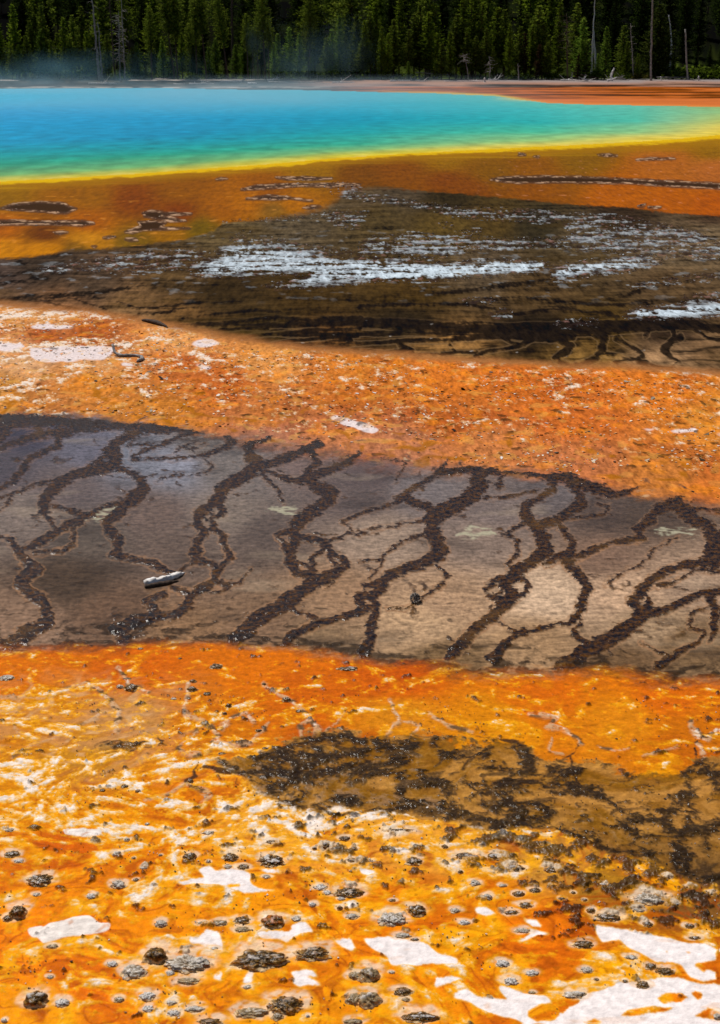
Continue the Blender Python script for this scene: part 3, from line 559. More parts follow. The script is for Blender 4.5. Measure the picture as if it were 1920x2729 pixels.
lowf = ss(1300, 1500, v)
c = mix(c, S(170, 125, 88), rim * .75 * (.4 + .6 * ss(-.2, .3, nm)) * (.35 + .65 * lowf))
bm = samp(bloom, u + 3 * wob, v + wb2)
c = mix(c, S(190, 182, 152), ss(.25, .6, bm + .35 * nf) * ss(.0, .25, ridge(x * 6, y * 9, 2, 38) - .45) * .85)
dk = mix(np.broadcast_to(S(36, 20, 4), (len(i), 3)), S(112, 70, 14), ss(-.6, 1.2, fh(x * 24, y * 26, 4, 48)))
dk = mix(dk, S(128, 82, 26), ss(.1, .5, nm) * .35)
c = mix(c, dk, inside)
# blotchy algae near the foot and the head of the sheet
d5 = B5(u) - v + 12 * nm
gr = ss(.06, .34, fb(x * 5 + 2 * nm, y * 7, 4, 49, .66) + .45 * ss(90, 0, d5) - .14) * ss(170, 40, d5)
c = mix(c, S(50, 36, 22), gr * .8)
spk = ss(.42, .56, fb(x * 12, y * 12, 2, 50)) * ss(380, 90, d5)
c = mix(c, S(60, 44, 30), spk * .6)
d4 = v - B4(u) + 20 * nm + 14 * nf + 6 * ragged
hd = ss(-.05, .25, fb(x * 4, y * 3, 4, 51, .6) + .45 * ss(60, 0, d4) - .15) * ss(95, 10, d4) * ss(-30, 4, d4)
c = mix(c, S(66, 46, 26), hd * .85 * ss(1750, 700, u))
e4 = ss(-12, 26, d4) if False else ss(-10 - 12 * 1, 14, d4)
side = np.interp(u, [0, 500, 700, 1100, 1300, 1920], [16, 20, 50, 50, 30, 44])
e4 = ss(-side * .5, side, d4)
e4 = np.maximum(e4, inside * ss(-60, -20, d4))
c = mix(c0, c, e4)
col[i] = c
bump = np.maximum(0, fb(x * 18, y * 18, 3, 53, .6) + .25)
lump = inside * (.004 + .0065 * bump)
hgt[i] = hgt[i] * (1 - e4) + e4 * (lump + .0014 * nr + .0016 * nf + .0010 * rp + gr * .008 * bump + hd * .008 * bump)
rough[i] = rough[i] * (1 - e4) + e4 * (.14 + .03 * inside)
wet[i] = wet[i] * (1 - e4) + e4 * ((.13 - .10 * ss(1200, 1550, v)) * (1 - inside) + .12 * inside) * (1 - .35 * ss(900, 1500, u))
# near orange mat
i, x, y, u, v = zone((Vf > B5(Uf) - 40) | (Yf <= 3))
wx, wy = fb(x * 1.7, y * 1.7, 3, 9), fb(x * 1.7 + 5, y * 1.7, 3, 19)
n1 = fb(x * 1.4 + wx * 1.2, y * 1.4 + wy * 1.2, 4, 29)
n2 = fb(x * 2.6 + wx * 2.4, y * 3.8 + wy * 2.4, 5, 39, .55)
n3 = fb(x * 11 + wx * 2, y * 13 + wy * 2, 4, 49, .6)
n4 = .42 * fh(x * 30 + 2 * wx, y * 32, 4, 59)
c0 = col[i]
c = idwc(u, v, CL)
W = idw(u, v, CW); amt, flk = W[:, 0], W[:, 1]
c = mix(c, S(196, 78, 4), ss(.02, .42, n1) * .65)
c = mix(c, S(176, 66, 3), ss(.22, .55, n2) * ss(1900, 2200, v) * .7)
c = mix(c, S(250, 162, 18), ss(-.02, -.38, n2) * (.3 + .7 * ss(1900, 2300, v)) * .85)
c = c * (1 + .22 * ss(1950, 2300, v))[..., None]
calm = ss(2050, 2350, v)
c = c * (1 + (.22 - .10 * calm) * n3 + (.24 - .14 * calm) * n4)[..., None]
c = mix(c, S(205, 88, 4), ss(-.05, .35, fb(x * 1.9 + wx * 2.5, y * 3.0 + wy * 2.5, 3, 124)) * calm * .6)
sw = 1 - np.abs(fb(x * 2.6 + wx * 3.2, y * 3.4 + wy * 3.2, 3, 122)) * 3.2
c = mix(c, S(170, 62, 2), ss(.72, .97, sw + .2 * n4) * ss(1900, 2150, v) * .55)
pit = ss(.40, .55, fb(x * 21, y * 24, 2, 123))
c = mix(c, S(150, 78, 8), pit * .45)
# pale threads
thd = samp(th, u + 9 * pn(x * 6, y * 6, 111) + 5 * pn(x * 15, y * 15, 112), v + 7 * pn(x * 6, y * 6, 113) + 4 * pn(x * 15, y * 15, 114))
thm = ss(4, -4, thd + 9 * n3) * ss(-.15, .15, n4 + .2)
c = mix(c, S(214, 172, 130), thm * .85)
c = mix(c, S(250, 232, 215), thm * ss(-.05, .18, n3) * .9)
c = mix(c, S(80, 60, 35), ss(.08, .24, fb(x * 11, y * 13, 3, 120)) * ss(9, -2, thd) * .85)
# net of pale lines, upper left
net = ridge(x * 3.4 + wx, y * 3.0 + wy, 2, 121)
nz = ss(2150, 1980, v) * ss(650, 300, u) * ss(1760, 1880, v)
c = mix(c, S(225, 175, 120), ss(.74, .92, net) * nz * .75)
c = mix(c, S(206, 150, 96), ss(.0, .3, n2) * nz * .5)
# cream flecks and sheets
low = ss(1950, 2150, v)
q = -n2 * .5 + n3 * (.80 - .2 * calm) + n4 * (.34 - .14 * calm) + amt * .60 - .05 * ss(2050, 2300, v)
c = mix(c, S(252, 166, 30), ss(.18, .42, q) * .8)
c = mix(c, S(250, 205, 135), ss(.40, .52, q) * .9)
c = mix(c, S(252, 236, 224), ss(.50, .66, q) * (.75 + .25 * ss(-.2, .2, n4)))
slm = samp(slab, u + 10 * pn(x * 7, y * 7, 131) + 5 * n3, v + 8 * pn(x * 7, y * 7, 132) + 4 * n3)
c = mix(c, S(245, 232, 222), ss(.3, .6, slm + .1 * n4))
c = mix(c, S(222, 120, 30), ss(.55, .7, slm) * ss(.80, .93, ridge(x * 7, y * 5, 2, 133)) * .45)
# brown patch
bw = samp(brown, u + 50 * pn(x * 3, y * 3, 141) + 34 * n3, v + 30 * pn(x * 3, y * 3, 142) + 30 * n3 + 10 * n4)
bm_ = ss(.25, .62, bw + .18 * n3 + .12 * n4)
tan = mix(np.broadcast_to(S(140, 88, 32), (len(i), 3)), S(190, 134, 68), ss(-.3, .3, n2))
tan = mix(tan, S(110, 78, 42), ss(2150, 2350, v) * .7) * (1 + .4 * n3 + .4 * n4)[..., None]
c = mix(c, tan, bm_ * .92)
bd = samp(bl, u + 12 * pn(x * 6, y * 6, 143) + 7 * pn(x * 16, y * 16, 144), v + 9 * pn(x * 6, y * 6, 145) + 5 * pn(x * 16, y * 16, 146))
rg = ridge(x * 3.6 + wx, y * 4.0 + wy, 3, 147)
mb = .6 * fh(x * 7 + .5 * wx, y * 8, 5, 148) + .9 * (ridge(x * 5 + .8 * wx, y * 6, 4, 149) - .52)
dkm = np.maximum(ss(1, -5, bd + 8 * n3 + 4 * n4) * .95, bm_ * ss(.78, .92, rg + .3 * n3 + .1 * ss(18, 0, bd)) * ss(1915, 1960, v) * .8)
dkm = np.maximum(dkm, bm_ * ss(.0, .60, .95 * mb + .68 * ss(34, 0, bd) - .27))
c = mix(c, mix(np.broadcast_to(S(38, 28, 16), (len(i), 3)), S(92, 68, 34), ss(0, .5, n4)), dkm * .93)
# dark grit in the pale crust
gf = fb(x * 10, y * 12, 4, 151, .6)
gm = ss(.26, .44, gf + .50 * flk - .12) * (flk > .04) * (1 - bm_)
c = mix(c, S(56, 42, 24), gm * .85)
# smooth silica pools
wv = samp(white, u + 11 * pn(x * 7, y * 7, 161) + 9 * n3 + 3 * n4, v + 7 * pn(x * 7, y * 7, 162) + 7 * n3 + 3 * n4)
wmk = ss(.22, .66, wv + .12 * n3)
c = mix(c, S(252, 190, 90), ss(.02, .3, wv + .1 * n3) * ss(.6, .38, wv) * .8)
c = mix(c, S(252, 240, 236) * (1 + .05 * n1[..., None] + .06 * n3[..., None]), wmk)
c = mix(c, S(240, 190, 150), wmk * ss(.45, .7, fb(x * 5 + wx * 2, y * 12, 3, 163) + .2) * .5)
d5 = v - B5(u) + 26 * fb(x * .9, y * 1.4, 2, 48) + 20 * fb(x * 3, y * 3, 3, 47) + 16 * n3 + 5 * n4
e5 = ss(-20, 26, d5)
col[i] = mix(c0, c, e5)
hm = .0016 * n3 + .0007 * n4 + .0035 * ss(.3, .7, q) * (.6 + n4) + thm * .003 + dkm * (.0005 + .004 * np.maximum(0, mb + .2)) + bm_ * .0035 * mb + gm * .010 * (1 + n4) + .004 * slm
hgt[i] = hgt[i] * (1 - e5) + e5 * hm * (1 - .97 * wmk)
rough[i] = rough[i] * (1 - e5) + e5 * (.30 - .14 * dkm)
wet[i] = wet[i] * (1 - e5) + e5 * (.010 + .06 * dkm + .10 * gm)
def halo(x0, y0, W, D, s_):
    k = np.nonzero((np.abs(Xf - x0) < W * 1.3) & (np.abs(Yf - y0) < D * 1.6))[0]
    if not len(k): return
    dx, dy = (Xf[k] - x0) / (W * .5), (Yf[k] - y0) / (D * .5)
    r_ = np.hypot(dx, dy) * 1.12 + .9 * fb(Xf[k] * 14, Yf[k] * 14, 3, s_ % 9)
    m_ = ss(1.75, 1.1, r_) * ss(-.5, .15, fb(Xf[k] * 30, Yf[k] * 30, 2, 5) + .1)
    col[k] = mix(col[k], S(247, 222, 190), m_ * .7)
    m2 = ss(2.2, 1.5, r_) * .45
    col[k] = mix(col[k], S(248, 165, 45), m2 * (1 - m_))
HAL = True
# crop, x, y, w, h, kind, label of the ones that are easy to find
BIG = [
 (A4,180,230,115,62,'layer','dark layered rock in the orange mat near the left edge','layered rock by the left edge'),
 (A4,80,372,80,100,'dark','tall slanting brown rock with a pale left rim at the left edge','tall slanting rock at the left edge'),
 (A4,852,133,62,48,'dark','squat dark rock with a white left side below the orange smear','white-sided squat rock'),
 (A4,1215,145,118,62,'layer','wide dark layered rock ringed by white flecks, beyond the white silica pool','wide layered rock'),
 (A4,1560,290,135,52,'dark','long low dark rock with a small orange hole on top','long rock with the orange hole'),
 (A4,1222,418,106,76,'rust','round glossy rock with a rust orange face and white cap','round rust-faced rock'),
 (A4,1168,580,235,100,'dark','widest dark rock, a white knob on its crest, tapering to the right','widest dark rock'),
 (A4,1405,560,150,70,'dark','dark pebbly rock with a long point to the right','pointed pebbly rock'),
 (A4,700,565,105,110,'dark','dark hollowed rock at the left end of the grey lumpy crust','hollowed rock'),
 (A4,845,600,200,90,'grey','broad grey and white lumpy crust beside the hollowed dark rock','broad grey lumpy crust'),
 (A4,600,640,112,75,'grey','grey rounded rock with white frosting left of the lumpy crust','frosted grey rock'),
 (A4,163,765,105,90,'layer','round dark ridged rock at the lower left','round ridged rock at lower left'),
 (A4,1280,785,150,90,'dark','humped brown rock with a pale crest near the bottom edge','humped brown rock'),
 (A4,1130,828,140,50,'pale','low brown ledge joined to the left of the humped brown rock','low brown ledge'),
 (A5,38,652,100,85,'pale','rounded tan rock with a pale left rim, upper one of the tan pair','upper tan rock'),
 (A5,38,762,110,90,'pale','rounded tan and grey speckled rock, lower one of the tan pair','lower tan rock'),
 (A5,192,735,84,46,'dark','small near-black rock with bright glints below the big silica pool','near-black glinting rock'),
 (A5,270,848,155,55,'dark','dark glossy oval rock close to the bottom edge, right of centre','glossy oval rock'),
 (A5,140,402,130,75,'grey','crusted brown and white rock with jagged left side','jagged crusted rock'),
 (A5,255,370,85,62,'dark','dark rock leaning against the jagged crusted rock','dark leaning rock'),
 (A5,1110,402,115,42,'dark','flat dark rock at the edge of the brown fringe, above the right silica sheet','flat fringe rock'),
 (A5,1300,318,150,60,'grey','black and white crusted mound at the right side','black and white mound'),
 (A5,1000,525,92,42,'dark','slanting dark rock in the white sheet on the right','slanting rock in the white sheet'),
 (A5,240,150,72,46,'dark','single dark rock under the brown patch, left of the ragged dark cluster','single rock under the brown patch'),
 (A5,690,182,95,46,'dark','largest black glinting rock of the ragged cluster','black glinting rock'),
 (A5,1368,645,82,40,'dark','dark double rock beside the orange oval in the right silica sheet','double rock by the orange oval'),
 (A5,1265,706,58,38,'dark','small grey-brown rock on the wide white silica sheet','lone rock on the white sheet'),
 (A5,958,750,95,36,'grey','grey crusted lump at the edge of the bottom silica sheet','crusted lump at the sheet edge'),
 (A4,940,872,105,40,'dark','dark rock with pale spots cut by the bottom edge','pale-spotted rock at the bottom edge'),
 (A4,1590,765,75,60,'pale','tan rock with a cream outline left of the tan pair','cream-outlined tan rock'),
 (A2,970,122,62,30,'dark','small dark rock in the orange band close to the brown sheet','dark rock near the brown sheet'),
 (A2,1560,132,95,26,'dark','low dark rock in the orange band just below the brown sheet','low rock below the brown sheet'),
 (A2,30,172,66,32,'grey','flat speckled rock with white crust behind it at the left edge','speckled flat rock at the left edge'),
]
SMALL = [(A4,*t) for t in [(1035,132,80,50,'dark'),(1545,52,58,32,'dark'),(1460,85,56,56,'dark'),(1410,100,26,26,'dark'),(1585,100,40,26,'dark'),(1580,152,62,26,'dark'),(525,122,48,36,'grey'),(570,60,32,24,'grey'),(55,120,74,46,'dark'),(530,255,74,52,'grey'),(610,240,32,22,'dark'),
 (645,185,38,22,'grey'),(935,158,26,24,'grey'),(1022,178,42,26,'grey'),(1092,180,62,32,'dark'),(1215,70,62,24,'dark'),(1195,225,42,22,'grey'),(720,130,22,16,'grey'),(600,143,22,16,'pale'),(1440,270,62,34,'white'),(1468,296,42,26,'white'),(1525,366,32,30,'dark'),(1578,400,62,36,'grey'),
 (1402,350,38,30,'white'),(720,432,62,46,'grey'),(410,310,52,36,'white'),(235,537,58,26,'pale'),(985,430,80,34,'pale'),(905,435,50,20,'pale'),(1085,416,78,46,'dark'),(1090,460,78,32,'pale'),(1330,412,52,32,'grey'),(505,612,54,36,'white'),(765,655,46,32,'white'),(845,690,112,40,'pale'),
 (1592,665,64,50,'pale'),(280,785,72,50,'white'),(660,755,76,56,'white'),(665,815,60,40,'white'),(770,790,50,30,'grey'),(870,815,90,40,'grey'),(780,835,70,40,'white'),(1110,720,42,26,'grey'),(1245,850,56,44,'pale'),(1585,872,90,40,'pale'),(225,675,36,22,'grey'),(20,870,32,32,'white'),(1380,852,22,22,'white'),
 (535,775,50,34,'pale'),(85,155,50,24,'white'),(165,305,40,24,'grey'),(1530,325,40,20,'white'),(935,28,60,26,'grey'),(45,15,50,24,'grey'),(960,548,40,20,'grey'),(35,410,50,40,'dark')]] + \
 [(A5,*t) for t in [(470,130,112,42,'dark'),(605,130,88,44,'dark'),(860,190,72,40,'dark'),(515,250,54,38,'grey'),(145,332,34,18,'dark'),(425,375,54,32,'grey'),(570,315,52,42,'grey'),(710,300,62,34,'dark'),(785,285,62,30,'dark'),(740,350,68,36,'dark'),(680,385,72,26,'dark'),(1036,376,46,36,'dark'),
 (1290,435,52,36,'dark'),(1475,445,48,32,'dark'),(190,487,72,32,'grey'),(245,508,42,18,'dark'),(727,465,74,28,'grey'),(205,776,46,24,'pale'),(640,612,72,42,'white'),(676,690,78,46,'white'),(1015,640,62,36,'grey'),(1060,688,32,18,'dark'),(1215,585,62,30,'grey'),(1302,625,58,36,'dark'),
 (1188,695,30,18,'dark'),(142,655,32,16,'grey'),(1602,850,42,42,'grey'),(770,655,66,32,'white'),(1006,330,26,18,'dark'),(955,298,26,18,'dark'),(1090,260,32,18,'white'),(170,18,140,18,'dark'),(380,90,36,24,'dark'),(450,205,30,24,'dark'),(55,158,26,14,'dark'),(1415,348,32,22,'white'),
 (1500,500,60,18,'dark'),(1250,375,60,28,'grey'),(770,745,40,16,'pale'),(470,430,60,30,'white'),(640,265,40,20,'grey'),(860,268,30,16,'dark'),(905,325,40,18,'dark'),(1380,230,40,22,'dark'),(1480,270,46,26,'dark'),(1570,300,50,26,'dark')]] + \
 [(A2,*t) for t in [(590,218,72,46,'dark'),(540,215,40,28,'grey'),(866,190,40,24,'dark'),(862,225,56,36,'dark'),(845,268,30,16,'dark'),(930,246,44,24,'dark'),(1026,300,34,34,'dark'),(1008,335,26,28,'dark'),(780,270,30,14,'grey'),(570,180,44,14,'dark'),(1190,492,34,14,'dark'),(1285,272,48,34,'dark'),(1340,325,34,18,'dark'),
 (560,660,42,24,'dark'),(620,683,32,20,'dark'),(460,680,30,18,'dark'),(660,832,26,18,'grey'),(1185,205,26,18,'dark'),(1160,412,34,22,'dark'),(630,46,30,12,'dark'),(808,90,22,12,'dark'),(855,640,34,30,'dark'),(995,515,40,14,'dark'),(1380,782,22,12,'dark')]]
for n_, (c_, x, y, w, h) in enumerate([r_[:5] for r_ in BIG] + [r_[:5] for r_ in SMALL]):
    if c_ in (A2,): continue
    uu, vq = K(c_, x, y); g_ = gp(uu, vq + h * Z * .2); m_ = math.hypot(g_[1], H0) / FPX
    halo(g_[0], g_[1] + .3 * h * Z * m_, w * Z * m_, max(h * Z * m_ * 1.3, w * Z * m_ * .7), n_)
hgt += np.where(Yf > 0, hill(Yf, Xf), 0)
col = np.clip(col, .003, .85)

def grid_mesh(name, keep, xs, ys, zs, attrs, mat):
    """mesh from the ring grid; keep = bool per quad"""
    gi = np.arange(NR * NA).reshape(NR, NA)
    a, b, c_, d = gi[:-1, :-1], gi[:-1, 1:], gi[1:, 1:], gi[1:, :-1]
    q = np.stack([d, c_, b, a], -1).reshape(-1, 4)
    q = q[:, ::-1] if False else q
    if keep is not None: q = q[keep.ravel()]
    used, inv = np.unique(q, return_inverse=True)
    q = inv.reshape(-1, 4)
    me = bpy.data.meshes.new(name)
    nv, nf_ = len(used), len(q)
    me.vertices.add(nv); me.loops.add(nf_ * 4); me.polygons.add(nf_)
    co = np.stack([xs[used], ys[used], zs[used]], -1).astype(np.float32)
    me.vertices.foreach_set('co', co.ravel())
    me.loops.foreach_set('vertex_index', q.ravel().astype(np.int32))
    me.polygons.foreach_set('loop_start', np.arange(0, nf_ * 4, 4, dtype=np.int32))
    me.update(calc_edges=True)
    me.polygons.foreach_set('use_smooth', np.ones(nf_, bool))
    for k, a_ in attrs.items():
        if a_.ndim == 2:
            at = me.attributes.new(k, 'FLOAT_COLOR', 'POINT')
            at.data.foreach_set('color', np.concatenate([a_[used], np.ones((nv, 1))], 1).astype(np.float32).ravel())
        else:
            at = me.attributes.new(k, 'FLOAT', 'POINT')
            at.data.foreach_set('value', a_[used].astype(np.float32))
    me.materials.append(mat)
    o = bpy.data.objects.new(name, me)
    COL.objects.link(o)
    return o

# ------------------------------------------------------------------ materials
def nodemat(name):
    m = bpy.data.materials.new(name); m.use_nodes = True
    nt = m.node_tree
    return m, nt, nt.nodes["Principled BSDF"]
def N_(nt, t, **k):
    n = nt.nodes.new(t)
    for a, b in k.items(): setattr(n, a, b)
    return n
def texnoise(nt, scale, detail=4, rough_=.6, coord=None):
    t = N_(nt, "ShaderNodeTexNoise"); t.inputs['Scale'].default_value = scale; t.inputs['Detail'].default_value = detail; t.inputs['Roughness'].default_value = rough_
    if coord is None:
        coord = N_(nt, "ShaderNodeNewGeometry").outputs['Position']
    nt.links.new(coord, t.inputs['Vector'])
    return t
def attr_material(name, grain=.5, scale=30, bump=.02, bscale=60, spec=.5, rmul=1.0, const_rough=None):
    m, nt, b = nodemat(name)
    at = N_(nt, "ShaderNodeAttribute", attribute_name='albedo')
    t = texnoise(nt, scale)
    mr = N_(nt, "ShaderNodeMapRange"); mr.inputs[1].default_value = .3; mr.inputs[2].default_value = .7
    mr.inputs[3].default_value = 1 - grain; mr.inputs[4].default_value = 1 + grain
    nt.links.new(t.outputs['Fac'], mr.inputs[0])
    mx = N_(nt, "ShaderNodeVectorMath", operation='SCALE')
    nt.links.new(at.outputs['Color'], mx.inputs[0]); nt.links.new(mr.outputs[0], mx.inputs['Scale'])
    nt.links.new(mx.outputs[0], b.inputs['Base Color'])
    if const_rough is None:
        ar = N_(nt, "ShaderNodeAttribute", attribute_name='gloss')
        nt.links.new(ar.outputs['Fac'], b.inputs['Roughness'])
    else: b.inputs['Roughness'].default_value = const_rough
    if const_rough is None:
        asp = N_(nt, "ShaderNodeAttribute", attribute_name='wet')
        nt.links.new(asp.outputs['Fac'], b.inputs['Specular IOR Level'])
    else: b.inputs['Specular IOR Level'].default_value = spec
    t2 = texnoise(nt, bscale, 3)
    bp = N_(nt, "ShaderNodeBump"); bp.inputs['Strength'].default_value = 1.0; bp.inputs['Distance'].default_value = bump
    nt.links.new(t2.outputs['Fac'], bp.inputs['Height']); nt.links.new(bp.outputs[0], b.inputs['Normal'])
    return m
def tag(o, label=None, cat=None, group=None, kind=None):
    for k, w in (('label', label), ('category', cat), ('group', group), ('kind', kind)):
        if w: o[k] = w
    return o
mat_ground = attr_material("bacterial_mat_ground", .22, 28, .0035, 70)
ground = grid_mesh("ground", None, Xf, Yf, hgt, {'albedo': col, 'gloss': rough, 'wet': wet}, mat_ground)
tag(ground, 'flat ground of orange, grey-brown and ochre bacterial mats round the hot spring', 'ground', kind='structure')

# water sheet of the spring
wg = wm.reshape(NR, NA)
kw = wg[:-1, :-1] | wg[1:, :-1] | wg[:-1, 1:] | wg[1:, 1:]
CWt = [(0,215,80,185,220),(300,215,62,180,215),(700,215,40,175,205),(1000,222,60,190,200),(1200,236,85,190,175),(0,250,70,175,215),(300,250,66,175,215),(600,240,50,170,208),(800,260,25,165,195),(1000,250,30,178,190),(1300,255,95,195,170),(1500,252,120,200,160),(1600,260,150,180,90),
 (0,300,8,145,195),(300,300,5,145,190),(600,290,5,150,190),(150,330,5,130,175),(400,320,0,140,170),(700,310,8,155,165),(1000,285,15,165,160),(1200,285,60,185,150),(1450,285,120,195,130),(1600,285,175,185,70),(0,360,25,150,130),(200,350,30,155,130),(400,345,30,160,130),(700,330,55,175,135),(1000,312,95,190,130),(1200,305,130,195,115),
 (0,385,90,160,100),(200,380,100,170,100),(400,368,110,175,100),(700,346,150,190,100),(1000,328,180,195,100),(1300,312,200,195,80),(1500,302,215,190,70),(0,400,165,175,60),(200,393,175,180,60),(450,377,190,185,60),(750,354,210,190,60),(1000,338,215,190,50),(1300,320,225,190,50)]
wcol = np.zeros((N, 3))
i, x, y, u, v = zone(wm | (np.pad(kw, ((0, 1), (0, 1))).ravel()) | (np.pad(kw, ((1, 0), (1, 0))).ravel()) | (np.pad(kw, ((1, 0), (0, 1))).ravel()) | (np.pad(kw, ((0, 1), (1, 0))).ravel()))
WCOL = [(0, [(0,225,180,40),(.025,205,190,70),(.08,115,175,105),(.2,42,160,130),(.3,18,158,165),(.42,14,152,192),(.6,16,154,203),(.75,45,160,210),(.9,62,180,216),(1,85,185,215)]),
 (480, [(0,225,180,40),(.03,205,190,70),(.10,110,178,110),(.22,40,165,135),(.32,12,155,165),(.45,3,145,185),(.65,25,155,200),(.8,50,170,208),(1,60,182,212)]),
 (960, [(0,225,180,45),(.04,215,195,60),(.12,125,185,115),(.22,55,175,142),(.38,20,164,168),(.58,8,156,184),(.75,30,170,198),(1,55,185,205)]),
 (1440, [(0,240,192,45),(.08,225,205,90),(.18,155,200,118),(.35,75,192,152),(.55,38,178,174),(.8,60,186,184),(1,90,192,175)]),
 (1700, [(0,240,198,50),(.12,225,205,90),(.3,145,200,130),(.6,80,192,165),(1,100,195,170)]),
 (1920, [(0,242,200,60),(.25,230,205,90),(.5,190,200,105),(.8,150,198,130),(1,150,185,110)])]
f = np.clip((B1(u) - v + 4 * pn(x / 7, y / 7, 203)) / np.maximum(B1(u) - np.minimum(B_far(u), 283), 5), 0, 1)
cols_at = [np.stack([np.interp(f, [s_[0] for s_ in st_], [S(*s_[1:])[k] for s_ in st_]) for k in range(3)], -1) for _, st_ in WCOL]
ub = np.clip(np.abs(u), 0, 1920); wc = np.zeros((len(i), 3))
for k in range(len(WCOL) - 1):
    ua, uc = WCOL[k][0], WCOL[k + 1][0]
    m_ = (ub >= ua) & (ub <= uc); t_ = ((ub - ua) / (uc - ua))[m_][:, None]
    wc[m_] = cols_at[k][m_] * (1 - t_) + cols_at[k + 1][m_] * t_
nw = fb(x / 3.2, y / 4.5, 4, 201, .6); nw2 = fb(x * 1.2, y * .55, 3, 202, .6)
wc = wc * (1 + .05 * nw + .34 * nw2 * ss(240, 330, v / OV) + .16 * pn(x * 1.3, y * .8, 207) * ss(210, 260, v / OV))[..., None]
dB = B1(u) - v + 3 * nw
wc = mix(wc, S(232, 178, 25), ss(6, 0, dB) * .8)
wc = mix(wc, S(225, 205, 110), ss(22, 6, dB + 8 * nw2) * ss(.0, .4, nw2) * .6)
sp = np.exp(-((v - 263 - 2 * nw) / 5.0) ** 2) * ss(1290, 1420, u) * ss(1640, 1540, u)
wc = mix(wc, S(228, 205, 100), sp * .9)
wcol[i] = np.clip(wc, .002, .8)
mat_water, nt, b = nodemat("hot_spring_water")
at = N_(nt, "ShaderNodeAttribute", attribute_name='albedo')
t = texnoise(nt, 1.6, 5, .65)
mp = N_(nt, "ShaderNodeMapping"); mp.inputs['Scale'].default_value = (.7, .45, 1)
gm_ = N_(nt, "ShaderNodeNewGeometry"); nt.links.new(gm_.outputs['Position'], mp.inputs['Vector']); nt.links.new(mp.outputs[0], t.inputs['Vector'])
mr = N_(nt, "ShaderNodeMapRange"); mr.inputs[1].default_value = .3; mr.inputs[2].default_value = .7; mr.inputs[3].default_value = .84; mr.inputs[4].default_value = 1.16
nt.links.new(t.outputs['Fac'], mr.inputs[0])
mx = N_(nt, "ShaderNodeVectorMath", operation='SCALE'); nt.links.new(at.outputs['Color'], mx.inputs[0]); nt.links.new(mr.outputs[0], mx.inputs['Scale'])
nt.links.new(mx.outputs[0], b.inputs['Base Color'])
b.inputs['Roughness'].default_value = .5; b.inputs['IOR'].default_value = 1.2
b.inputs['Specular IOR Level'].default_value = .08
t2 = texnoise(nt, 5, 3)
bp = N_(nt, "ShaderNodeBump"); bp.inputs['Distance'].default_value = .05; nt.links.new(t2.outputs['Fac'], bp.inputs['Height']); nt.links.new(bp.outputs[0], b.inputs['Normal'])
wobj = grid_mesh("water", kw, Xf, Yf, np.full(N, -0.004), {'albedo': wcol}, mat_water)
tag(wobj, 'turquoise and blue water of the steaming hot spring with a yellow edge', 'water', kind='structure')
#PART2
# ------------------------------------------------------------------ mesh helpers for the things
def ground_z(x, y, n=None):
    return float(hill(np.array([y]), np.array([x]))[0]) if y > 0 else 0.0
def mk(name, verts, faces, mat, parent=None, cols=None, smooth=True):
    me = bpy.data.meshes.new(name)
    verts = np.asarray(verts, np.float32); faces = np.asarray(faces, np.int32)
    k = faces.shape[1]
    me.vertices.add(len(verts)); me.loops.add(len(faces) * k); me.polygons.add(len(faces))
    me.vertices.foreach_set('co', verts.ravel()); me.loops.foreach_set('vertex_index', faces.ravel())
    me.polygons.foreach_set('loop_start', np.arange(0, len(faces) * k, k, dtype=np.int32))
    me.update(calc_edges=True)
    me.polygons.foreach_set('use_smooth', np.full(len(faces), smooth))
    if cols is not None:
        at = me.attributes.new('albedo', 'FLOAT_COLOR', 'POINT')
        at.data.foreach_set('color', np.concatenate([cols, np.ones((len(verts), 1))], 1).astype(np.float32).ravel())
    me.materials.append(mat)
    o = bpy.data.objects.new(name, me); COL.objects.link(o)
    if parent: o.parent = parent
    return o
def empty(name, loc):
    o = bpy.data.objects.new(name, None); COL.objects.link(o); o.location = loc; o.empty_display_size = .2
    return o
import bmesh
def ico(sub):
    bm = bmesh.new(); bmesh.ops.create_icosphere(bm, subdivisions=sub, radius=1)
    v = np.array([p.co[:] for p in bm.verts]); f = np.array([[q.index for q in p.verts] for p in bm.faces]); bm.free()
    return v, f
ICO = {3: ico(3), 4: ico(4), 5: ico(5)}
def tube(P, Rr, sides=8, nz=.15, seed=0, caps=True):
    """tapered rough tube through points P with radii Rr -> verts, quads(as tris)"""
    P = np.asarray(P, float); Rr = np.asarray(Rr, float)
    n = len(P); T = np.gradient(P, axis=0); T /= np.linalg.norm(T, axis=1)[:, None] + 1e-9
    rg = np.random.RandomState(seed)
    ref = np.array([0, 0, 1.0]) if abs(T[0][2]) < .8 else np.array([1.0, 0, 0])
    vs = []
    prof = 1 + nz * rg.randn(sides)
    for i in range(n):
        a = np.cross(T[i], ref); a /= np.linalg.norm(a); b_ = np.cross(T[i], a)
        for k in range(sides):
            th_ = 2 * math.pi * k / sides
            r = Rr[i] * prof[k] * (1 + nz * .6 * rg.randn())
            vs.append(P[i] + r * (math.cos(th_) * a + math.sin(th_) * b_))
    fs = []
    for i in range(n - 1):
        for k in range(sides):
            a, b_ = i * sides + k, i * sides + (k + 1) % sides
            fs += [(a, b_, b_ + sides), (a, b_ + sides, a + sides)]
    if caps:
        for e, s in ((0, 1), (n - 1, -1)):
            vs.append(P[e] - T[e] * Rr[e] * .3 * s)
            c0 = len(vs) - 1
            for k in range(sides):
                a, b_ = e * sides + k, e * sides + (k + 1) % sides
                fs.append((c0, b_, a) if s == 1 else (c0, a, b_))
    return np.array(vs), np.array(fs)
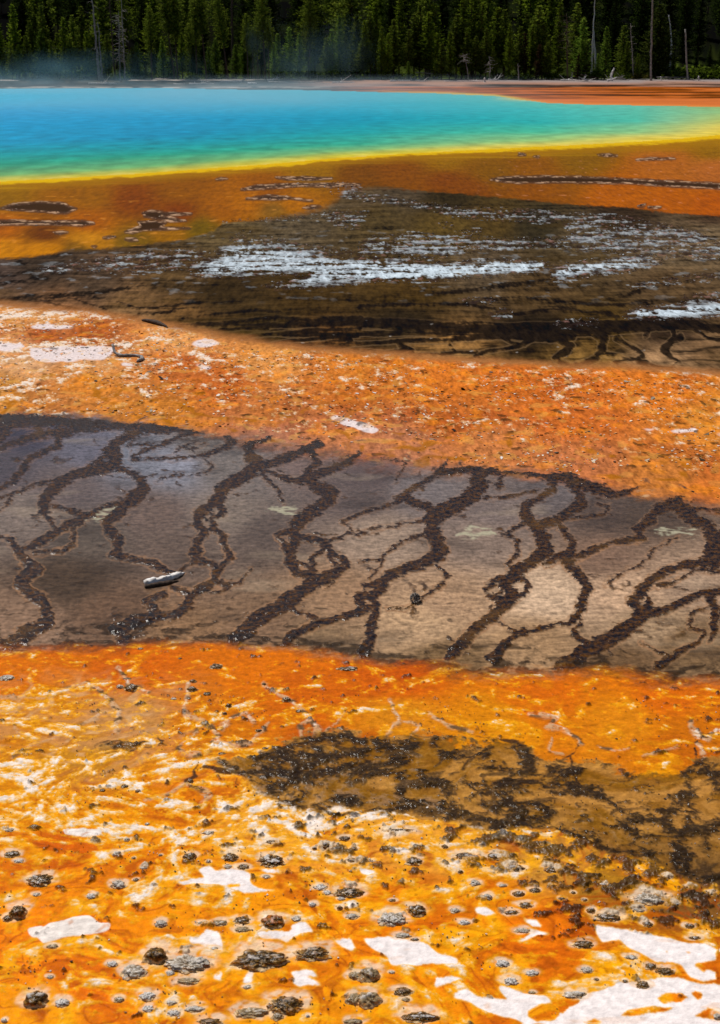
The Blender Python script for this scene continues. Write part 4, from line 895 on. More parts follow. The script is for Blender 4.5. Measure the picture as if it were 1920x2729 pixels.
def join(parts):
    vs, fs, o = [], [], 0
    for v, f in parts:
        vs.append(v); fs.append(np.asarray(f) + o); o += len(v)
    return np.concatenate(vs), np.concatenate(fs)
def resamp(P, n):
    P = np.asarray(P, float); d = np.concatenate([[0], np.cumsum(np.linalg.norm(np.diff(P[:, :3], axis=0), axis=1))])
    t = np.linspace(0, d[-1], n)
    return np.stack([np.interp(t, d, P[:, k]) for k in range(P.shape[1])], 1)

# ------------------------------------------------------------------ relative labels
ORD = ['', 'second ', 'third ', 'fourth ', 'fifth ', 'sixth ', 'seventh ', 'eighth ', 'ninth ', 'tenth ', 'eleventh ', 'twelfth ', 'thirteenth ', 'fourteenth ', 'fifteenth ', 'sixteenth ']
def rel_labels(items, marks, two_d=True):
    """items: (u, v, noun phrase); marks: (u, v, phrase) -> one label each, unique"""
    out = [None] * len(items); buckets = {}
    for i, (u, v, noun) in enumerate(items):
        j = min(range(len(marks)), key=lambda k: (marks[k][0] - u) ** 2 + ((marks[k][1] - v) * 1.8) ** 2 * (1 if two_d else 0) + (0 if marks[k][2] else 1e9))
        du, dv = u - marks[j][0], (v - marks[j][1]) * 1.5
        if not two_d or abs(du) > abs(dv): s = 'left of' if du < 0 else 'right of'
        else: s = 'beyond' if dv < 0 else 'in front of'
        buckets.setdefault((j, s, noun), []).append((du * du + dv * dv, i))
    for (j, s, noun), L in buckets.items():
        L.sort()
        for k, (_, i) in enumerate(L):
            out[i] = (ORD[min(k, 15)] + noun + ' ' + s + ' the ' + marks[j][2])
    return out

# ------------------------------------------------------------------ rocks and crusted knobs
mat_rock = attr_material("wet_mineral_rock", .35, 60, .0035, 110, spec=.12, const_rough=.2)
mat_sinter = attr_material("pale_sinter_crust", .18, 60, .003, 150, spec=.2, const_rough=.5)
def rock(u, v, w, h, kind, seed, label, group, name='rock', tilt=0):
    z = Z
    w, h = w * z * .88, h * z * .80
    base = gp(u, v + h * .35)
    dist = math.hypot(base[1], H0); m = dist / FPX
    el = math.atan2(H0, base[1]); W = w * m
    D = min(W * .95, h * m / math.sin(el) * .85)
    Hh = max((h * m - D * math.sin(el) * .9) / math.cos(el), .22 * h * m)
    Hh = min(Hh, .42 * W)
    V_, F_ = ICO[5 if w > 60 else (4 if w > 22 else 3)]
    rg = np.random.RandomState(seed)
    o = rg.rand(3) * 50
    p = V_.copy()
    a = fb(p[:, 0] * 1.1 + o[0] + p[:, 2], p[:, 1] * 1.1 + o[1], 3, seed % 7)
    b_ = fb(p[:, 0] * 3.0 + o[1] + .8 * p[:, 2], p[:, 1] * 2.0 + .9 * p[:, 2] + o[2], 3, 3)
    d_ = fb(p[:, 0] * 8 + o[2] + 1.2 * p[:, 2], p[:, 1] * 4.2 + 1.6 * p[:, 2] + o[0], 3, 5, .7)
    rad = 1 + .45 * a + .32 * b_ + .18 * d_
    if kind == 'layer':
        rad = rad + .03 * np.sin(p[:, 2] * 22 + 7 * a + 4 * b_)
    p = p * rad[:, None]
    skirt = np.clip(.15 - p[:, 2], 0, 1)                 # spreads into the mat at its foot
    p[:, :2] *= (1 + .35 * skirt)[:, None]
    q = np.stack([p[:, 0] * W * .5, p[:, 1] * D * .5, (p[:, 2] + .18) * Hh * .9], 1)
    if tilt:
        c_, s_ = math.cos(tilt), math.sin(tilt)
        q[:, 0], q[:, 1] = q[:, 0] * c_ - q[:, 1] * s_, q[:, 0] * s_ + q[:, 1] * c_
    up = p[:, 2]
    dark = mix(np.broadcast_to(S(58, 41, 14), (len(p), 3)), S(176, 128, 62), ss(-.15, .45, d_ + .5 * b_))
    dark = mix(dark, S(170, 95, 25), ss(.15, .5, a + .6 * d_) * .5)
    if kind == 'rust': dark = mix(dark, S(190, 95, 12), ss(-.1, .2, b_) * ss(.1, .5, up) * .9)
    if kind == 'pale': dark = mix(dark, S(190, 165, 125), .55 + .3 * np.sign(b_) * ss(0, .2, abs(b_)))
    if kind == 'white': dark = mix(dark, S(238, 228, 218), ss(-.25, .1, d_ + .5 * b_))
    if kind == 'grey': dark = mix(mix(dark, S(150, 128, 98), .6), S(222, 210, 194), ss(-.25, .25, d_ + .4 * a))
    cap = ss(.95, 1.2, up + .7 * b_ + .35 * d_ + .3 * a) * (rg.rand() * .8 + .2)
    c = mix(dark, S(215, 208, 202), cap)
    stain = ss(-.1, .3, fb(p[:, 0] * 2.2 + o[0], p[:, 1] * 2.2 + up + o[2], 3, 8)) * ss(.75, .1, up)
    c = mix(c, S(214, 120, 22), stain * .65)
    c = mix(c, S(244, 205, 150), ss(.26, -.04, up + .22 * d_ + .2 * b_))
    c = mix(c, S(236, 150, 40), ss(-.14, -.24, up + .05 * b_))
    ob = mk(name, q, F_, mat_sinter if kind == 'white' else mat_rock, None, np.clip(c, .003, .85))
    ob.location = (base[0], base[1], .001)
    tag(ob, label, 'rock' if name == 'rock' else 'mineral lump', group)
    return ob
marks = []
for c_, x, y, w, h, k, lab, ph in BIG:
    uu, vv_ = K(c_, x, y); marks.append((uu, vv_, ph))
for n_, (c_, x, y, w, h, k, lab, ph) in enumerate(BIG):
    uu, vv_ = K(c_, x, y)
    rock(uu, vv_, w, h, k, 100 + n_, lab, None if k != 'dark' else 'dark rocks standing in the orange mat')
items = []
for c_, x, y, w, h, k in SMALL:
    uu, vv_ = K(c_, x, y)
    size = 'tiny' if w < 34 else ('small' if w < 60 else 'middling')
    noun = {'dark': 'dark rock', 'grey': 'grey frosted knob', 'white': 'white crusted knob', 'pale': 'tan knob'}[k]
    items.append((uu, vv_, size + ' ' + noun))
for n_, ((c_, x, y, w, h, k), it, lab) in enumerate(zip(SMALL, items, rel_labels(items, marks))):
    rock(it[0], it[1], w * .88, h * .88, k, 300 + n_, lab, {'dark': 'small dark rocks in the near orange mat', 'grey': 'small frosted knobs in the near orange mat', 'white': 'small white knobs in the near orange mat', 'pale': 'small tan knobs in the near orange mat'}[k], name='rock' if k == 'dark' else 'mineral_knob')

# ------------------------------------------------------------------ driftwood on the mats
def wood_mat(name, c1, c2, sc_=8):
    m, nt, b = nodemat(name)
    t = texnoise(nt, sc_, 5, .7)
    cr_ = N_(nt, "ShaderNodeValToRGB"); cr_.color_ramp.elements[0].position = .35; cr_.color_ramp.elements[1].position = .65
    cr_.color_ramp.elements[0].color = (*c1, 1); cr_.color_ramp.elements[1].color = (*c2, 1)
    nt.links.new(t.outputs['Fac'], cr_.inputs[0]); nt.links.new(cr_.outputs[0], b.inputs['Base Color'])
    b.inputs['Roughness'].default_value = .8; b.inputs['Specular IOR Level'].default_value = .15
    bp_ = N_(nt, "ShaderNodeBump"); bp_.inputs['Distance'].default_value = .01
    nt.links.new(t.outputs['Fac'], bp_.inputs['Height']); nt.links.new(bp_.outputs[0], b.inputs['Normal'])
    return m
mw_white = wood_mat("bleached_wood", (.55, .48, .42), (.85, .83, .82), 30)
mw_dark = wood_mat("wet_dark_wood", (.02, .014, .01), (.10, .06, .04), 40)
mw_grey = wood_mat("weathered_wood", (.10, .085, .075), (.36, .33, .31), 14)
def ground_log(name, crop, pts, mat, label, cat='log', lift=.0, sides=10, nz=.12, seed=1, extra=()):
    q = []
    for p in pts:
        uu, vv_ = K(crop, p[0], p[1]); g_ = gp(uu, vv_)
        m = math.hypot(g_[1], H0) / FPX
        r = p[2] * Z * .5 * m
        q.append((g_[0], g_[1], r * .75 + (p[3] if len(p) > 3 else 0) + lift, r))
    c0 = np.array(q[0][:3]) * [1, 1, 0]
    q = resamp(q, 22); q[:, :3] -= c0
    parts = [tube(q[:, :3], q[:, 3], sides, nz, seed)]
    for e in extra:
        e = np.array(e, float); parts.append(tube(resamp(e[:, :3], 6), np.linspace(e[0, 3], e[-1, 3], 6), 6, .15, seed + 1))
    v_, f_ = join(parts)
    o = mk(name, v_, f_, mat); o.location = tuple(c0)
    tag(o, label, cat)
    return o
lg = ground_log('driftwood_log', A0, [(655,810,34),(690,800,36),(715,797,27),(745,789,32),(770,782,26),(800,768,28),(812,762,15),(828,752,5)], mw_white, 'short bleached white log lying on the grey-brown sheet among the veins', seed=4, sides=12, nz=.2)
ds = ground_log('dark_underside', A0, [(652,820,20),(700,812,26),(760,800,22),(800,790,10)], mw_dark, None, seed=5, lift=-.004)  # brown underside, its dark colour standing in for shade below the log
del ds["category"]
ds.location = ds.location - lg.location; ds.parent = lg
ds.name = 'shaded_underside'
ground_log('driftwood_branch', A6, [(508,512,10,.10),(516,518,11,.02),(545,524,14),(580,524,14),(610,522,13),(635,528,14),(640,538,16),(622,546,14),(614,547,6)], mw_grey, 'grey hooked driftwood branch lying on the white crust of the far orange band', 'branch', seed=8)
ground_log('rotten_log', A6, [(640,362,10),(660,366,16),(690,374,22),(720,382,20),(745,390,12),(752,394,5)], mw_dark, 'dark rotten log at the edge between brown terrace and orange band', seed=9)
ground_log('driftwood_stick', A9, [(712,356,4),(725,357,6),(738,358,3)], mw_dark, 'tiny dark stick lying at the yellow rim of the pool', 'stick', seed=12)
ground_log('driftwood_stick', A9, [(1245,589,4),(1262,584,6),(1276,582,3)], mw_grey, 'small grey stick on the orange shallows at the far right', 'stick', seed=13)
ground_log('driftwood_stick', A9, [(1295,594,4),(1325,594,5),(1352,597,3)], mw_dark, 'thin dark stick right of the small grey stick in the shallows', 'stick', seed=14)
# small grey tuft caught on a vein: a weathered cone
g_ = gp(*K(A1, 236, 810)); cp = []
rg = np.random.RandomState(3)
for k in range(60):
    z_ = k / 60; th_ = k * 2.4; r_ = .022 * math.sin(math.pi * (.12 + .85 * z_))
    c_ = np.array([r_ * math.cos(th_), r_ * math.sin(th_), .005 + .05 * z_]); d_ = np.array([math.cos(th_), math.sin(th_), .5]) * .016; s_ = np.array([-math.sin(th_), math.cos(th_), 0]) * .008
    cp.append((np.array([c_ - s_, c_ + s_, c_ + d_, c_ + d_ * .6 + [0, 0, .006]]), np.array([(0, 1, 2), (0, 2, 3), (1, 3, 2)])))
v_, f_ = join(cp); o = mk('pine_cone', v_, f_, mw_grey); o.location = (g_[0], g_[1], .004); o.rotation_euler = (0.9, .2, .4)
tag(o, 'small grey weathered cone caught on a thin vein of the brown sheet', 'cone')

# ------------------------------------------------------------------ mineral flakes and crumbs nobody could count
def flakes(name, label, n, zone_fn, size, cols_, seed, zfac=1.0, thick=.25):
    rg = np.random.RandomState(seed)
    pts = zone_fn(rg, n)
    n = len(pts)
    base = np.array([[-1, -.6, 0], [-.1, -1, 0], [1, -.3, 0], [.7, .8, 0], [-.5, .9, 0]])
    V5 = base[None] * (1 + .35 * rg.randn(n, 5, 1)) * (size * np.exp(np.clip(.4 * rg.randn(n), -1, .8)))[:, None, None] * np.array([1, .8, 1])
    V5 = V5 * pts[:, 2][:, None, None]
    rz = rg.rand(n) * 6.28; rx = rg.randn(n) * .16; ry = rg.randn(n) * .16
    x_, y_, z_ = V5[..., 0], V5[..., 1], V5[..., 2]
    x_, y_ = x_ * np.cos(rz)[:, None] - y_ * np.sin(rz)[:, None], x_ * np.sin(rz)[:, None] + y_ * np.cos(rz)[:, None]
    z_ = x_ * np.sin(ry)[:, None] + y_ * np.sin(rx)[:, None]
    z_ = z_ - z_.min(1)[:, None] * .75
    top = np.stack([x_, y_, z_ * zfac], -1) + np.stack([pts[:, 0], pts[:, 1], pts[:, 3]], -1)[:, None]
    th_ = (size * thick * pts[:, 2])[:, None, None] * np.array([0, 0, 1.0])
    bot = top - th_
    vs = np.concatenate([top, bot], 1).reshape(-1, 3)
    o_ = np.arange(n)[:, None, None] * 10
    tri = [(0, 1, 2), (0, 2, 3), (0, 3, 4), (7, 6, 5), (8, 7, 5), (9, 8, 5)] + [t for k in range(5) for t in ((k, k + 5, (k + 1) % 5 + 5), (k, (k + 1) % 5 + 5, (k + 1) % 5))]
    fs = (np.array(tri)[None] + o_).reshape(-1, 3)
    cc = np.array([S(*c) for c in cols_])[rg.randint(0, len(cols_), n)] * (1 + .15 * rg.randn(n, 1))
    cc = np.repeat(np.clip(cc, .01, .85), 10, 0)
    o = mk(name, vs, fs, mat_sinter, None, cc, smooth=False)
    tag(o, label, 'mineral flakes', kind='stuff')
    return o
def z_band(rg, n):
    u = rg.rand(n * 3) * 2300 - 190; v = 810 + rg.rand(n * 3) * 540
    t = (v - B3(u)) / np.maximum(B4(u) - B3(u), 5)
    g_ = np.array([gp(a, b) for a, b in zip(u, v)])
    cl = fb(g_[:, 0] * 1.4, g_[:, 1] * 1.4, 3, 301)
    k = (t > .06) & (t < .97) & (cl + .25 * rg.randn(len(u)) > np.interp(t, [0, .5, 1], [-.05, .02, .22]))
    g_, u, v = g_[k][:n], u[k][:n], v[k][:n]
    return np.stack([g_[:, 0], g_[:, 1], (g_[:, 1] / 13) ** .6, np.full(len(g_), .004)], 1)
flakes('mineral_flakes', 'curled cream and yellow mineral flakes scattered over the far orange band', 6000, z_band, .0085, [(250,225,190),(245,200,140),(235,150,60),(225,130,50),(250,238,225),(120,70,35),(200,100,40)], 11, 1.1, .22)
def z_dark(rg, n):
    g_ = z_band(rg, n); return g_
flakes('dark_mineral_crumbs', 'little dark crumbs of curled crust strewn over the far orange band', 320, z_dark, .012, [(60,45,25),(80,62,34),(130,110,80),(190,180,165)], 23, 1.6, .4)
def z_terr(rg, n):
    u = rg.rand(n * 5) * 2100 - 90; v = 485 + rg.rand(n * 5) * 400
    w_ = samp(crust, u, v)
    k = (w_ > .12) & (w_ < .93) & (rg.rand(len(u)) < (1.1 - w_) ** 1.3)
    u, v = u[k][:n], v[k][:n]
    g_ = np.array([gp(a, b) for a, b in zip(u, v)])
    return np.stack([g_[:, 0], g_[:, 1], (g_[:, 1] / 24) ** 1.0, np.full(len(g_), .01)], 1)
flakes('crust_rubble', 'broken grey, white and pinkish crust rubble on the far brown terrace', 6000, z_terr, .010, [(185,188,188),(150,135,128),(110,84,76),(70,50,44),(44,34,28),(38,29,23),(140,118,108)], 31, 1.0, .5)
def z_isl(rg, n):
    u = rg.rand(n * 14) * 1920; v = 400 + rg.rand(n * 14) * 260
    w_ = samp(isl, u, v); k = (w_ < 2.0) & (rg.rand(len(u)) < .8)
    u, v = u[k][:n], v[k][:n]
    g_ = np.array([gp(a, b) for a, b in zip(u, v)])
    return np.stack([g_[:, 0], g_[:, 1], (g_[:, 1] / 26) ** 1.0, np.full(len(g_), .005)], 1)
flakes('island_crust_rubble', 'crumbly pale and dark crust along the rims of the islands in the shallows', 1500, z_isl, .009, [(190,160,135),(170,125,95),(120,85,62),(75,52,40),(60,44,34)], 41, 1.3, .5)
def z_near(rg, n):
    u = rg.rand(n * 6) * 2100 - 90; v = 1850 + rg.rand(n * 6) ** 1.2 * 900
    g_ = np.array([gp(a, b) for a, b in zip(u, v)])
    W_ = idw(u, v, CW); cl = fb(g_[:, 0] * 4, g_[:, 1] * 4, 3, 303)
    k = (samp(white, u, v) < .1) & (W_[:, 1] * .5 + cl + .12 * rg.randn(len(u)) > .30)
    g_ = g_[k][:n]
    return np.stack([g_[:, 0], g_[:, 1], np.ones(len(g_)), np.full(len(g_), .003)], 1)
flakes('dark_grit', 'dark grit and crumbs strewn in the near white and orange mat', 1500, z_near, .0022, [(60,45,22),(80,62,34),(50,38,22),(150,120,80),(215,205,195)], 51, 1.8, .9)

# ------------------------------------------------------------------ forest
def leaf_mat():
    m, nt, b = nodemat("pine_foliage")
    at = N_(nt, "ShaderNodeAttribute", attribute_name='albedo')
    oi = N_(nt, "ShaderNodeObjectInfo")
    hs = N_(nt, "ShaderNodeHueSaturation"); hs.inputs['Hue'].default_value = .5
    mr_ = N_(nt, "ShaderNodeMapRange"); mr_.inputs[3].default_value = .8; mr_.inputs[4].default_value = 1.6
    nt.links.new(oi.outputs['Random'], mr_.inputs[0]); nt.links.new(mr_.outputs[0], hs.inputs['Value'])
    nt.links.new(at.outputs['Color'], hs.inputs['Color']); nt.links.new(hs.outputs[0], b.inputs['Base Color'])
    b.inputs['Roughness'].default_value = .9; b.inputs['Specular IOR Level'].default_value = .05
    tr = N_(nt, "ShaderNodeBsdfTranslucent"); nt.links.new(hs.outputs[0], tr.inputs['Color'])
    ms = N_(nt, "ShaderNodeMixShader"); ms.inputs[0].default_value = .5
    nt.links.new(b.outputs[0], ms.inputs[1]); nt.links.new(tr.outputs[0], ms.inputs[2])
    nt.links.new(ms.outputs[0], nt.nodes["Material Output"].inputs[0])
    return m
m_leaf = leaf_mat()
m_bark = wood_mat("pine_bark", (.03, .02, .016), (.10, .065, .045), 6)
m_snag = wood_mat("grey_snag_wood", (.14, .12, .11), (.38, .34, .31), 5)
m_blea = wood_mat("bleached_snag_wood", (.45, .42, .4), (.8, .77, .74), 5)
def crown_mesh(H, z0, rmax, shape, seed, dens=1.0, cols_=((30, 42, 8), (62, 74, 16), (88, 92, 26))):
    rg = np.random.RandomState(seed)
    C_, SZ, DR = [], [], []
    z = z0
    while z < H:
        t = (z - z0) / (H - z0)
        if shape == 'cone': r = rmax * (1 - t) ** .75 * (.55 + .45 * min(1, t * 5)) + .12
        elif shape == 'slim': r = rmax * (1 - t ** 1.6) * (.5 + .5 * min(1, t * 4)) + .10
        elif shape == 'round': r = rmax * math.sin(math.pi * min(1, .12 + .86 * t)) ** .7 + .15
        else: r = rmax * (1 - t) ** .9 + .1
        nb = int((5 + 3 * rg.rand()) * dens * (.6 + r * .6)) + 2
        for _ in range(nb):
            a = rg.rand() * 6.283; L = r * (.55 + .55 * rg.rand())
            if shape == 'round' and rg.rand() < .25: continue
            drp = rg.uniform(-.25, .35)
            n = max(2, int(L / .20))
            for k in range(n):
                f = (k + .7) / n
                C_.append((L * f * math.cos(a) + rg.randn() * .06, L * f * math.sin(a) + rg.randn() * .06, z + drp * L * f + .16 * f * f * L + rg.randn() * .05))
                SZ.append((.13 + .12 * rg.rand()) * (1.15 - .4 * f)); DR.append(a)
        z += .20 + .12 * rg.rand()
    C_ = np.array(C_); SZ = np.array(SZ); DR = np.array(DR); n = len(C_)
    # every clump: three needle-tuft triangles pointing outwards
    m = 3
    CC = np.repeat(C_, m, 0); S2 = np.repeat(SZ, m); D2 = np.repeat(DR, m) + rg.randn(n * m) * .7
    el = rg.rand(n * m) * 1.1 - .2
    d = np.stack([np.cos(D2) * np.cos(el), np.sin(D2) * np.cos(el), np.sin(el)], 1)
    s = np.cross(d, rg.randn(n * m, 3)); s /= np.linalg.norm(s, axis=1)[:, None] + 1e-6
    p0 = CC - d * S2[:, None] * .5 - s * S2[:, None] * .45; p1 = CC - d * S2[:, None] * .4 + s * S2[:, None] * .45; p2 = CC + d * S2[:, None] * 1.15
    vs = np.stack([p0, p1, p2], 1).reshape(-1, 3); fs = np.arange(len(vs)).reshape(-1, 3)
    tone = np.clip(.5 + .45 * fb(C_[:, 0] * 1.5 + 7, C_[:, 2] * 1.1 + C_[:, 1], 2, seed % 5) + .25 * rg.randn(n), 0, 1)
    a, b_, c_ = [S(*c) for c in cols_]
    cc = mix(mix(np.broadcast_to(a, (n, 3)), b_, np.clip(tone * 2, 0, 1)), c_, np.clip(tone * 2 - 1, 0, 1))
    return vs, fs, np.repeat(cc, 3 * m, 0)
def trunk_mesh(H, r0, seed, lean=0.0, twigs=0, z0=1.0, tl=.8, topr=.15, tw=.02):
    rg = np.random.RandomState(seed)
    zz = np.linspace(0, H, 14)
    P = np.stack([lean * zz + .04 * np.cumsum(rg.randn(14)) * H / 12 * .4, .03 * np.cumsum(rg.randn(14)), zz], 1); P[0] = [0, 0, -.15]
    rad = r0 * (1 - (1 - topr) * (zz / H) ** 1.2); rad[0] *= 1.5
    parts = [tube(P, rad, 7, .08, seed)]
    for _ in range(twigs):
        z = rg.uniform(z0, H * .97); k = np.interp(z, zz, np.arange(14)); b0 = np.array([np.interp(z, zz, P[:, j]) for j in range(3)])
        a = rg.rand() * 6.28; L = tl * rg.uniform(.3, 1) * (1.1 - .6 * z / H)
        t_ = [b0, b0 + [L * .5 * math.cos(a), L * .5 * math.sin(a), -.08 * L], b0 + [L * math.cos(a), L * math.sin(a), rg.uniform(-.45, .15) * L]]
        parts.append(tube(np.array(t_), [tw, tw * .7, tw * .3], 3, 0, 1, False))
    return join(parts)
PRO = {}
def proto(kind, H, z0, rmax, shape, seed, dens, r0, cols_=None):
    kw_ = {'cols_': cols_} if cols_ else {}
    v_, f_, c_ = crown_mesh(H, z0, rmax, shape, seed, dens, **kw_)
    cr_ = mk('crown', v_, f_, m_leaf, None, c_, smooth=False)
    tv, tf = trunk_mesh(H * .97, r0, seed + 50, 0, 14 if z0 > 3 else 0, 1.2, .9)
    tr_ = mk('trunk', tv, tf, m_bark)
    PRO.setdefault(kind, []).append((cr_, tr_, H))
OL = ((56, 70, 20), (104, 122, 38), (138, 148, 54)); YG = ((62, 88, 24), (112, 142, 46), (144, 166, 66)); DK = ((22, 34, 10), (48, 64, 20), (76, 92, 34)); BR = ((40, 28, 18), (70, 50, 34), (88, 70, 46))
for s_ in range(4): proto('young', 9.0, .7 + .4 * s_, 1.25 + .12 * s_, 'slim' if s_ % 2 else 'cone', 20 + s_, 1.15, .09, OL if s_ % 2 else ((56, 74, 14), (106, 126, 30), (140, 154, 48)))
for s_ in range(3): proto('bright', 9.0, .5, 1.5 + .15 * s_, 'cone', 30 + s_, 1.2, .10, YG)
for s_ in range(3): proto('tall', 15.0, 5.5 + s_, 1.7, 'round', 40 + s_, 1.15, .16, OL)
for s_ in range(3): proto('dark', 15.0, 2.0, 1.9, 'cone' if s_ else 'slim', 50 + s_, 1.05, .15, DK)
proto('broad', 10.0, .5, 3.1, 'cone', 60, 1.5, .16, ((30, 42, 14), (62, 76, 26), (92, 100, 40)))
proto('brown', 9.0, .9, 1.3, 'cone', 63, .8, .10, BR)
for L_ in PRO.values():
    for cr_, tr_, _ in L_: COL.objects.unlink(cr_); COL.objects.unlink(tr_)
FOREST = []
def plant(kind, idx, u, y, vtop=None, H=None, lean=0.0, wide=1.0, base_u=None, label=None, name=None, rot=None, group=None, label_later=None):
    """a tree whose foot stands at forward distance y; its top reaches photo row vtop"""
    cr_, tr_, Hp = PRO[kind][idx % len(PRO[kind])]
    dd = y * CP + H0 * SP
    x = (u - CU) / FPX * dd
    zb = ground_z(x, y)
    if vtop is not None: H = atd(u, vtop, y)[2] - zb
    s = H / Hp
    t = empty(name or 'pine_tree', (x, y, zb))
    t.rotation_euler = (0, lean, rot if rot is not None else random.uniform(0, 6.28))
    t.rotation_mode = 'ZYX' if lean else 'XYZ'
    t.scale = (s * wide, s * wide, s)
    for q in (tr_, cr_):
        c_ = q.copy(); COL.objects.link(c_); c_.parent = t
    tag(t, label, 'tree', group)
    FOREST.append((t, u, kind, label))
    return t
def snag(name, u0, v0, u1, v1, y, r0, mat, label, twigs=0, tl=.8, z0=1.0, seed=1, cat='dead tree', topr=.3, bend=0, mid=None, tw=.02):
    """dead trunk from foot pixel to top pixel at forward distance y"""
    a = atd(u0, v0, y); b_ = atd(u1, v1, y)
    zb = ground_z(a[0], y) - .1
    H = b_[2] - zb; dx = b_[0] - a[0]
    rg = np.random.RandomState(seed)
    zz = np.linspace(0, 1, 14); xx = dx * zz + bend * np.sin(math.pi * zz) * H
    P = np.stack([xx + .03 * rg.randn(14), .05 * rg.randn(14), zz * H], 1)
    rad = r0 * (1 - (1 - topr) * zz); rad[0] *= 1.35
    t = empty(name, (a[0], y, zb)); tag(t, label, cat)
    v_, f_ = tube(P, rad, 8, .1, seed); mk('trunk', v_, f_, mat, t)
    if twigs:
        parts = []
        for _ in range(twigs):
            f = rg.uniform(z0 / H, .98); b0 = np.array([np.interp(f, zz, P[:, j]) for j in range(3)])
            an = rg.rand() * 6.28; L = tl * rg.uniform(.3, 1.1)
            t_ = [b0, b0 + [L * .5 * math.cos(an), L * .5 * math.sin(an), rg.uniform(-.1, .15) * L], b0 + [L * math.cos(an), L * math.sin(an), rg.uniform(-.5, .25) * L]]
            parts.append(tube(np.array(t_), [tw, tw * .7, tw * .35], 3, 0, 1, False))
        if twigs <= 16:
            for v_, f_ in parts: mk('branch', v_, f_, mat, t)
        else:
            v_, f_ = join(parts); mk('branches', v_, f_, mat, t)
    return t
q_ = lambda x, o=0: o + x * Z
G_DEAD = 'dead standing trunks along the far shore'
# landmark snags and poles (crop of the left half: x*Z; right half: 960 + x*Z)
snag('dead_tree', q_(448), 218, q_(408), -40, 183, .17, m_snag, 'tall grey dead trunk leaning left out of the steam at the left shore', 26, 1.0, 2.0, 1)
snag('dead_tree', q_(462), 222, q_(440), 60, 181, .13, m_snag, 'shorter pale dead trunk just right of the tall leaning grey one', 8, .8, 2.0, 2)
snag('dead_tree', q_(518), 218, q_(488), -40, 184, .12, m_bark, 'slim brown bare trunk between the leaning grey trunk and the twiggy snag', 14, .7, 2, 3)
snag('dead_tree', q_(540), 222, q_(532), 30, 182, .10, m_snag, 'twiggy ash-grey snag with tangled hanging branches near the left shore', 90, 1.1, 2.2, 4, tw=.03)
snag('dead_tree', q_(562), 220, q_(545), -10, 185, .09, m_snag, 'thin grey bare trunk right of the twiggy ash-grey snag', 16, .9, 2.2, 5)
snag('dead_tree', q_(1045), 165, q_(1036), -60, 196, .16, m_bark, 'reddish bare pole rising behind the pines left of centre', 0, seed=6, topr=.7)
snag('dead_tree', q_(485, 960), 214, q_(460, 960), 142, 184, .07, m_snag, 'small bleached snag with a drooping bent crown right of centre', 24, 1.1, 2.0, 7, bend=.06, tw=.022)
snag('dead_tree', q_(583, 960), 214, q_(580, 960), 150, 185, .07, m_snag, 'thin grey snag among young pines, right of the bent bleached snag', 30, .9, 1.0, 8)
snag('dead_tree', q_(931, 960), 214, q_(926, 960), 35, 185, .12, m_bark, 'reddish brown dead pole with tangled twigs halfway up', 60, 1.5, 3.2, 9)
snag('dead_tree', q_(712, 960), 215, q_(708, 960), 170, 184, .10, m_snag, 'short broken grey stump standing before the young pines right of centre', 6, .4, .5, 10)
snag('dead_tree', q_(1070, 960), 115, q_(1047, 960), 82, 200, .22, m_blea, 'snapped lower piece of the white broken trunk high in the dark wood', 0, seed=11)
snag('dead_tree', q_(1047, 960), 84, q_(1055, 960), -40, 200, .12, m_blea, 'tall thin white dead trunk with a broken elbow in the dark wood', 0, seed=12)
snag('dead_tree', q_(1226, 960), 210, q_(1213, 960), 62, 187, .08, m_snag, 'thin grey dead trunk with short twigs left of the broad dark spruce', 44, .6, 1.5, 13)
snag('dead_tree', q_(1304, 960), 212, q_(1313, 960), -40, 184, .13, m_snag, 'tall straight bare pole standing in front of the broad dark spruce', 10, .3, 2, 14, topr=.8)
snag('dead_tree', q_(1470, 960), 212, q_(1458, 960), 78, 185, .13, m_snag, 'lone grey bare pole right of the broad dark spruce, broken at the top', 4, .3, 2, 15, topr=.7)
snag('dead_tree', q_(1395, 960), 80, q_(1385, 960), 40, 205, .2, m_blea, 'short pale broken trunk leaning in the dark wood behind the broad spruce', 4, 1.2, .5, 16, bend=.05)
snag('dead_tree', q_(1375, 960), 60, q_(1375, 960), 58, 205, .02, m_blea, 'x', 0, seed=17) if False else None
snag('post', q_(559, 960), 216, q_(559, 960), 209, 181, .13, m_blea, 'short thick white stub on the shore right of the bent bleached snag', 0, seed=18, cat='stump', topr=.8)
snag('post', q_(1519, 960), 213, q_(1519, 960), 204, 184, .10, m_blea, 'short pale post on the far right shore', 0, seed=19, cat='stump', topr=.9)
snag('post', q_(1350, 960), 212, q_(1350, 960), 205, 184, .07, m_blea, 'short pale post between the tall pole and the lone grey pole', 0, seed=20, cat='stump', topr=.9)
snag('stump', q_(1130, 960), 207, q_(1140, 960), 181, 183, .17, m_blea, 'bleached upright root stub curving to a point by the right shore', 0, seed=21, cat='stump', topr=.45, bend=-.12)
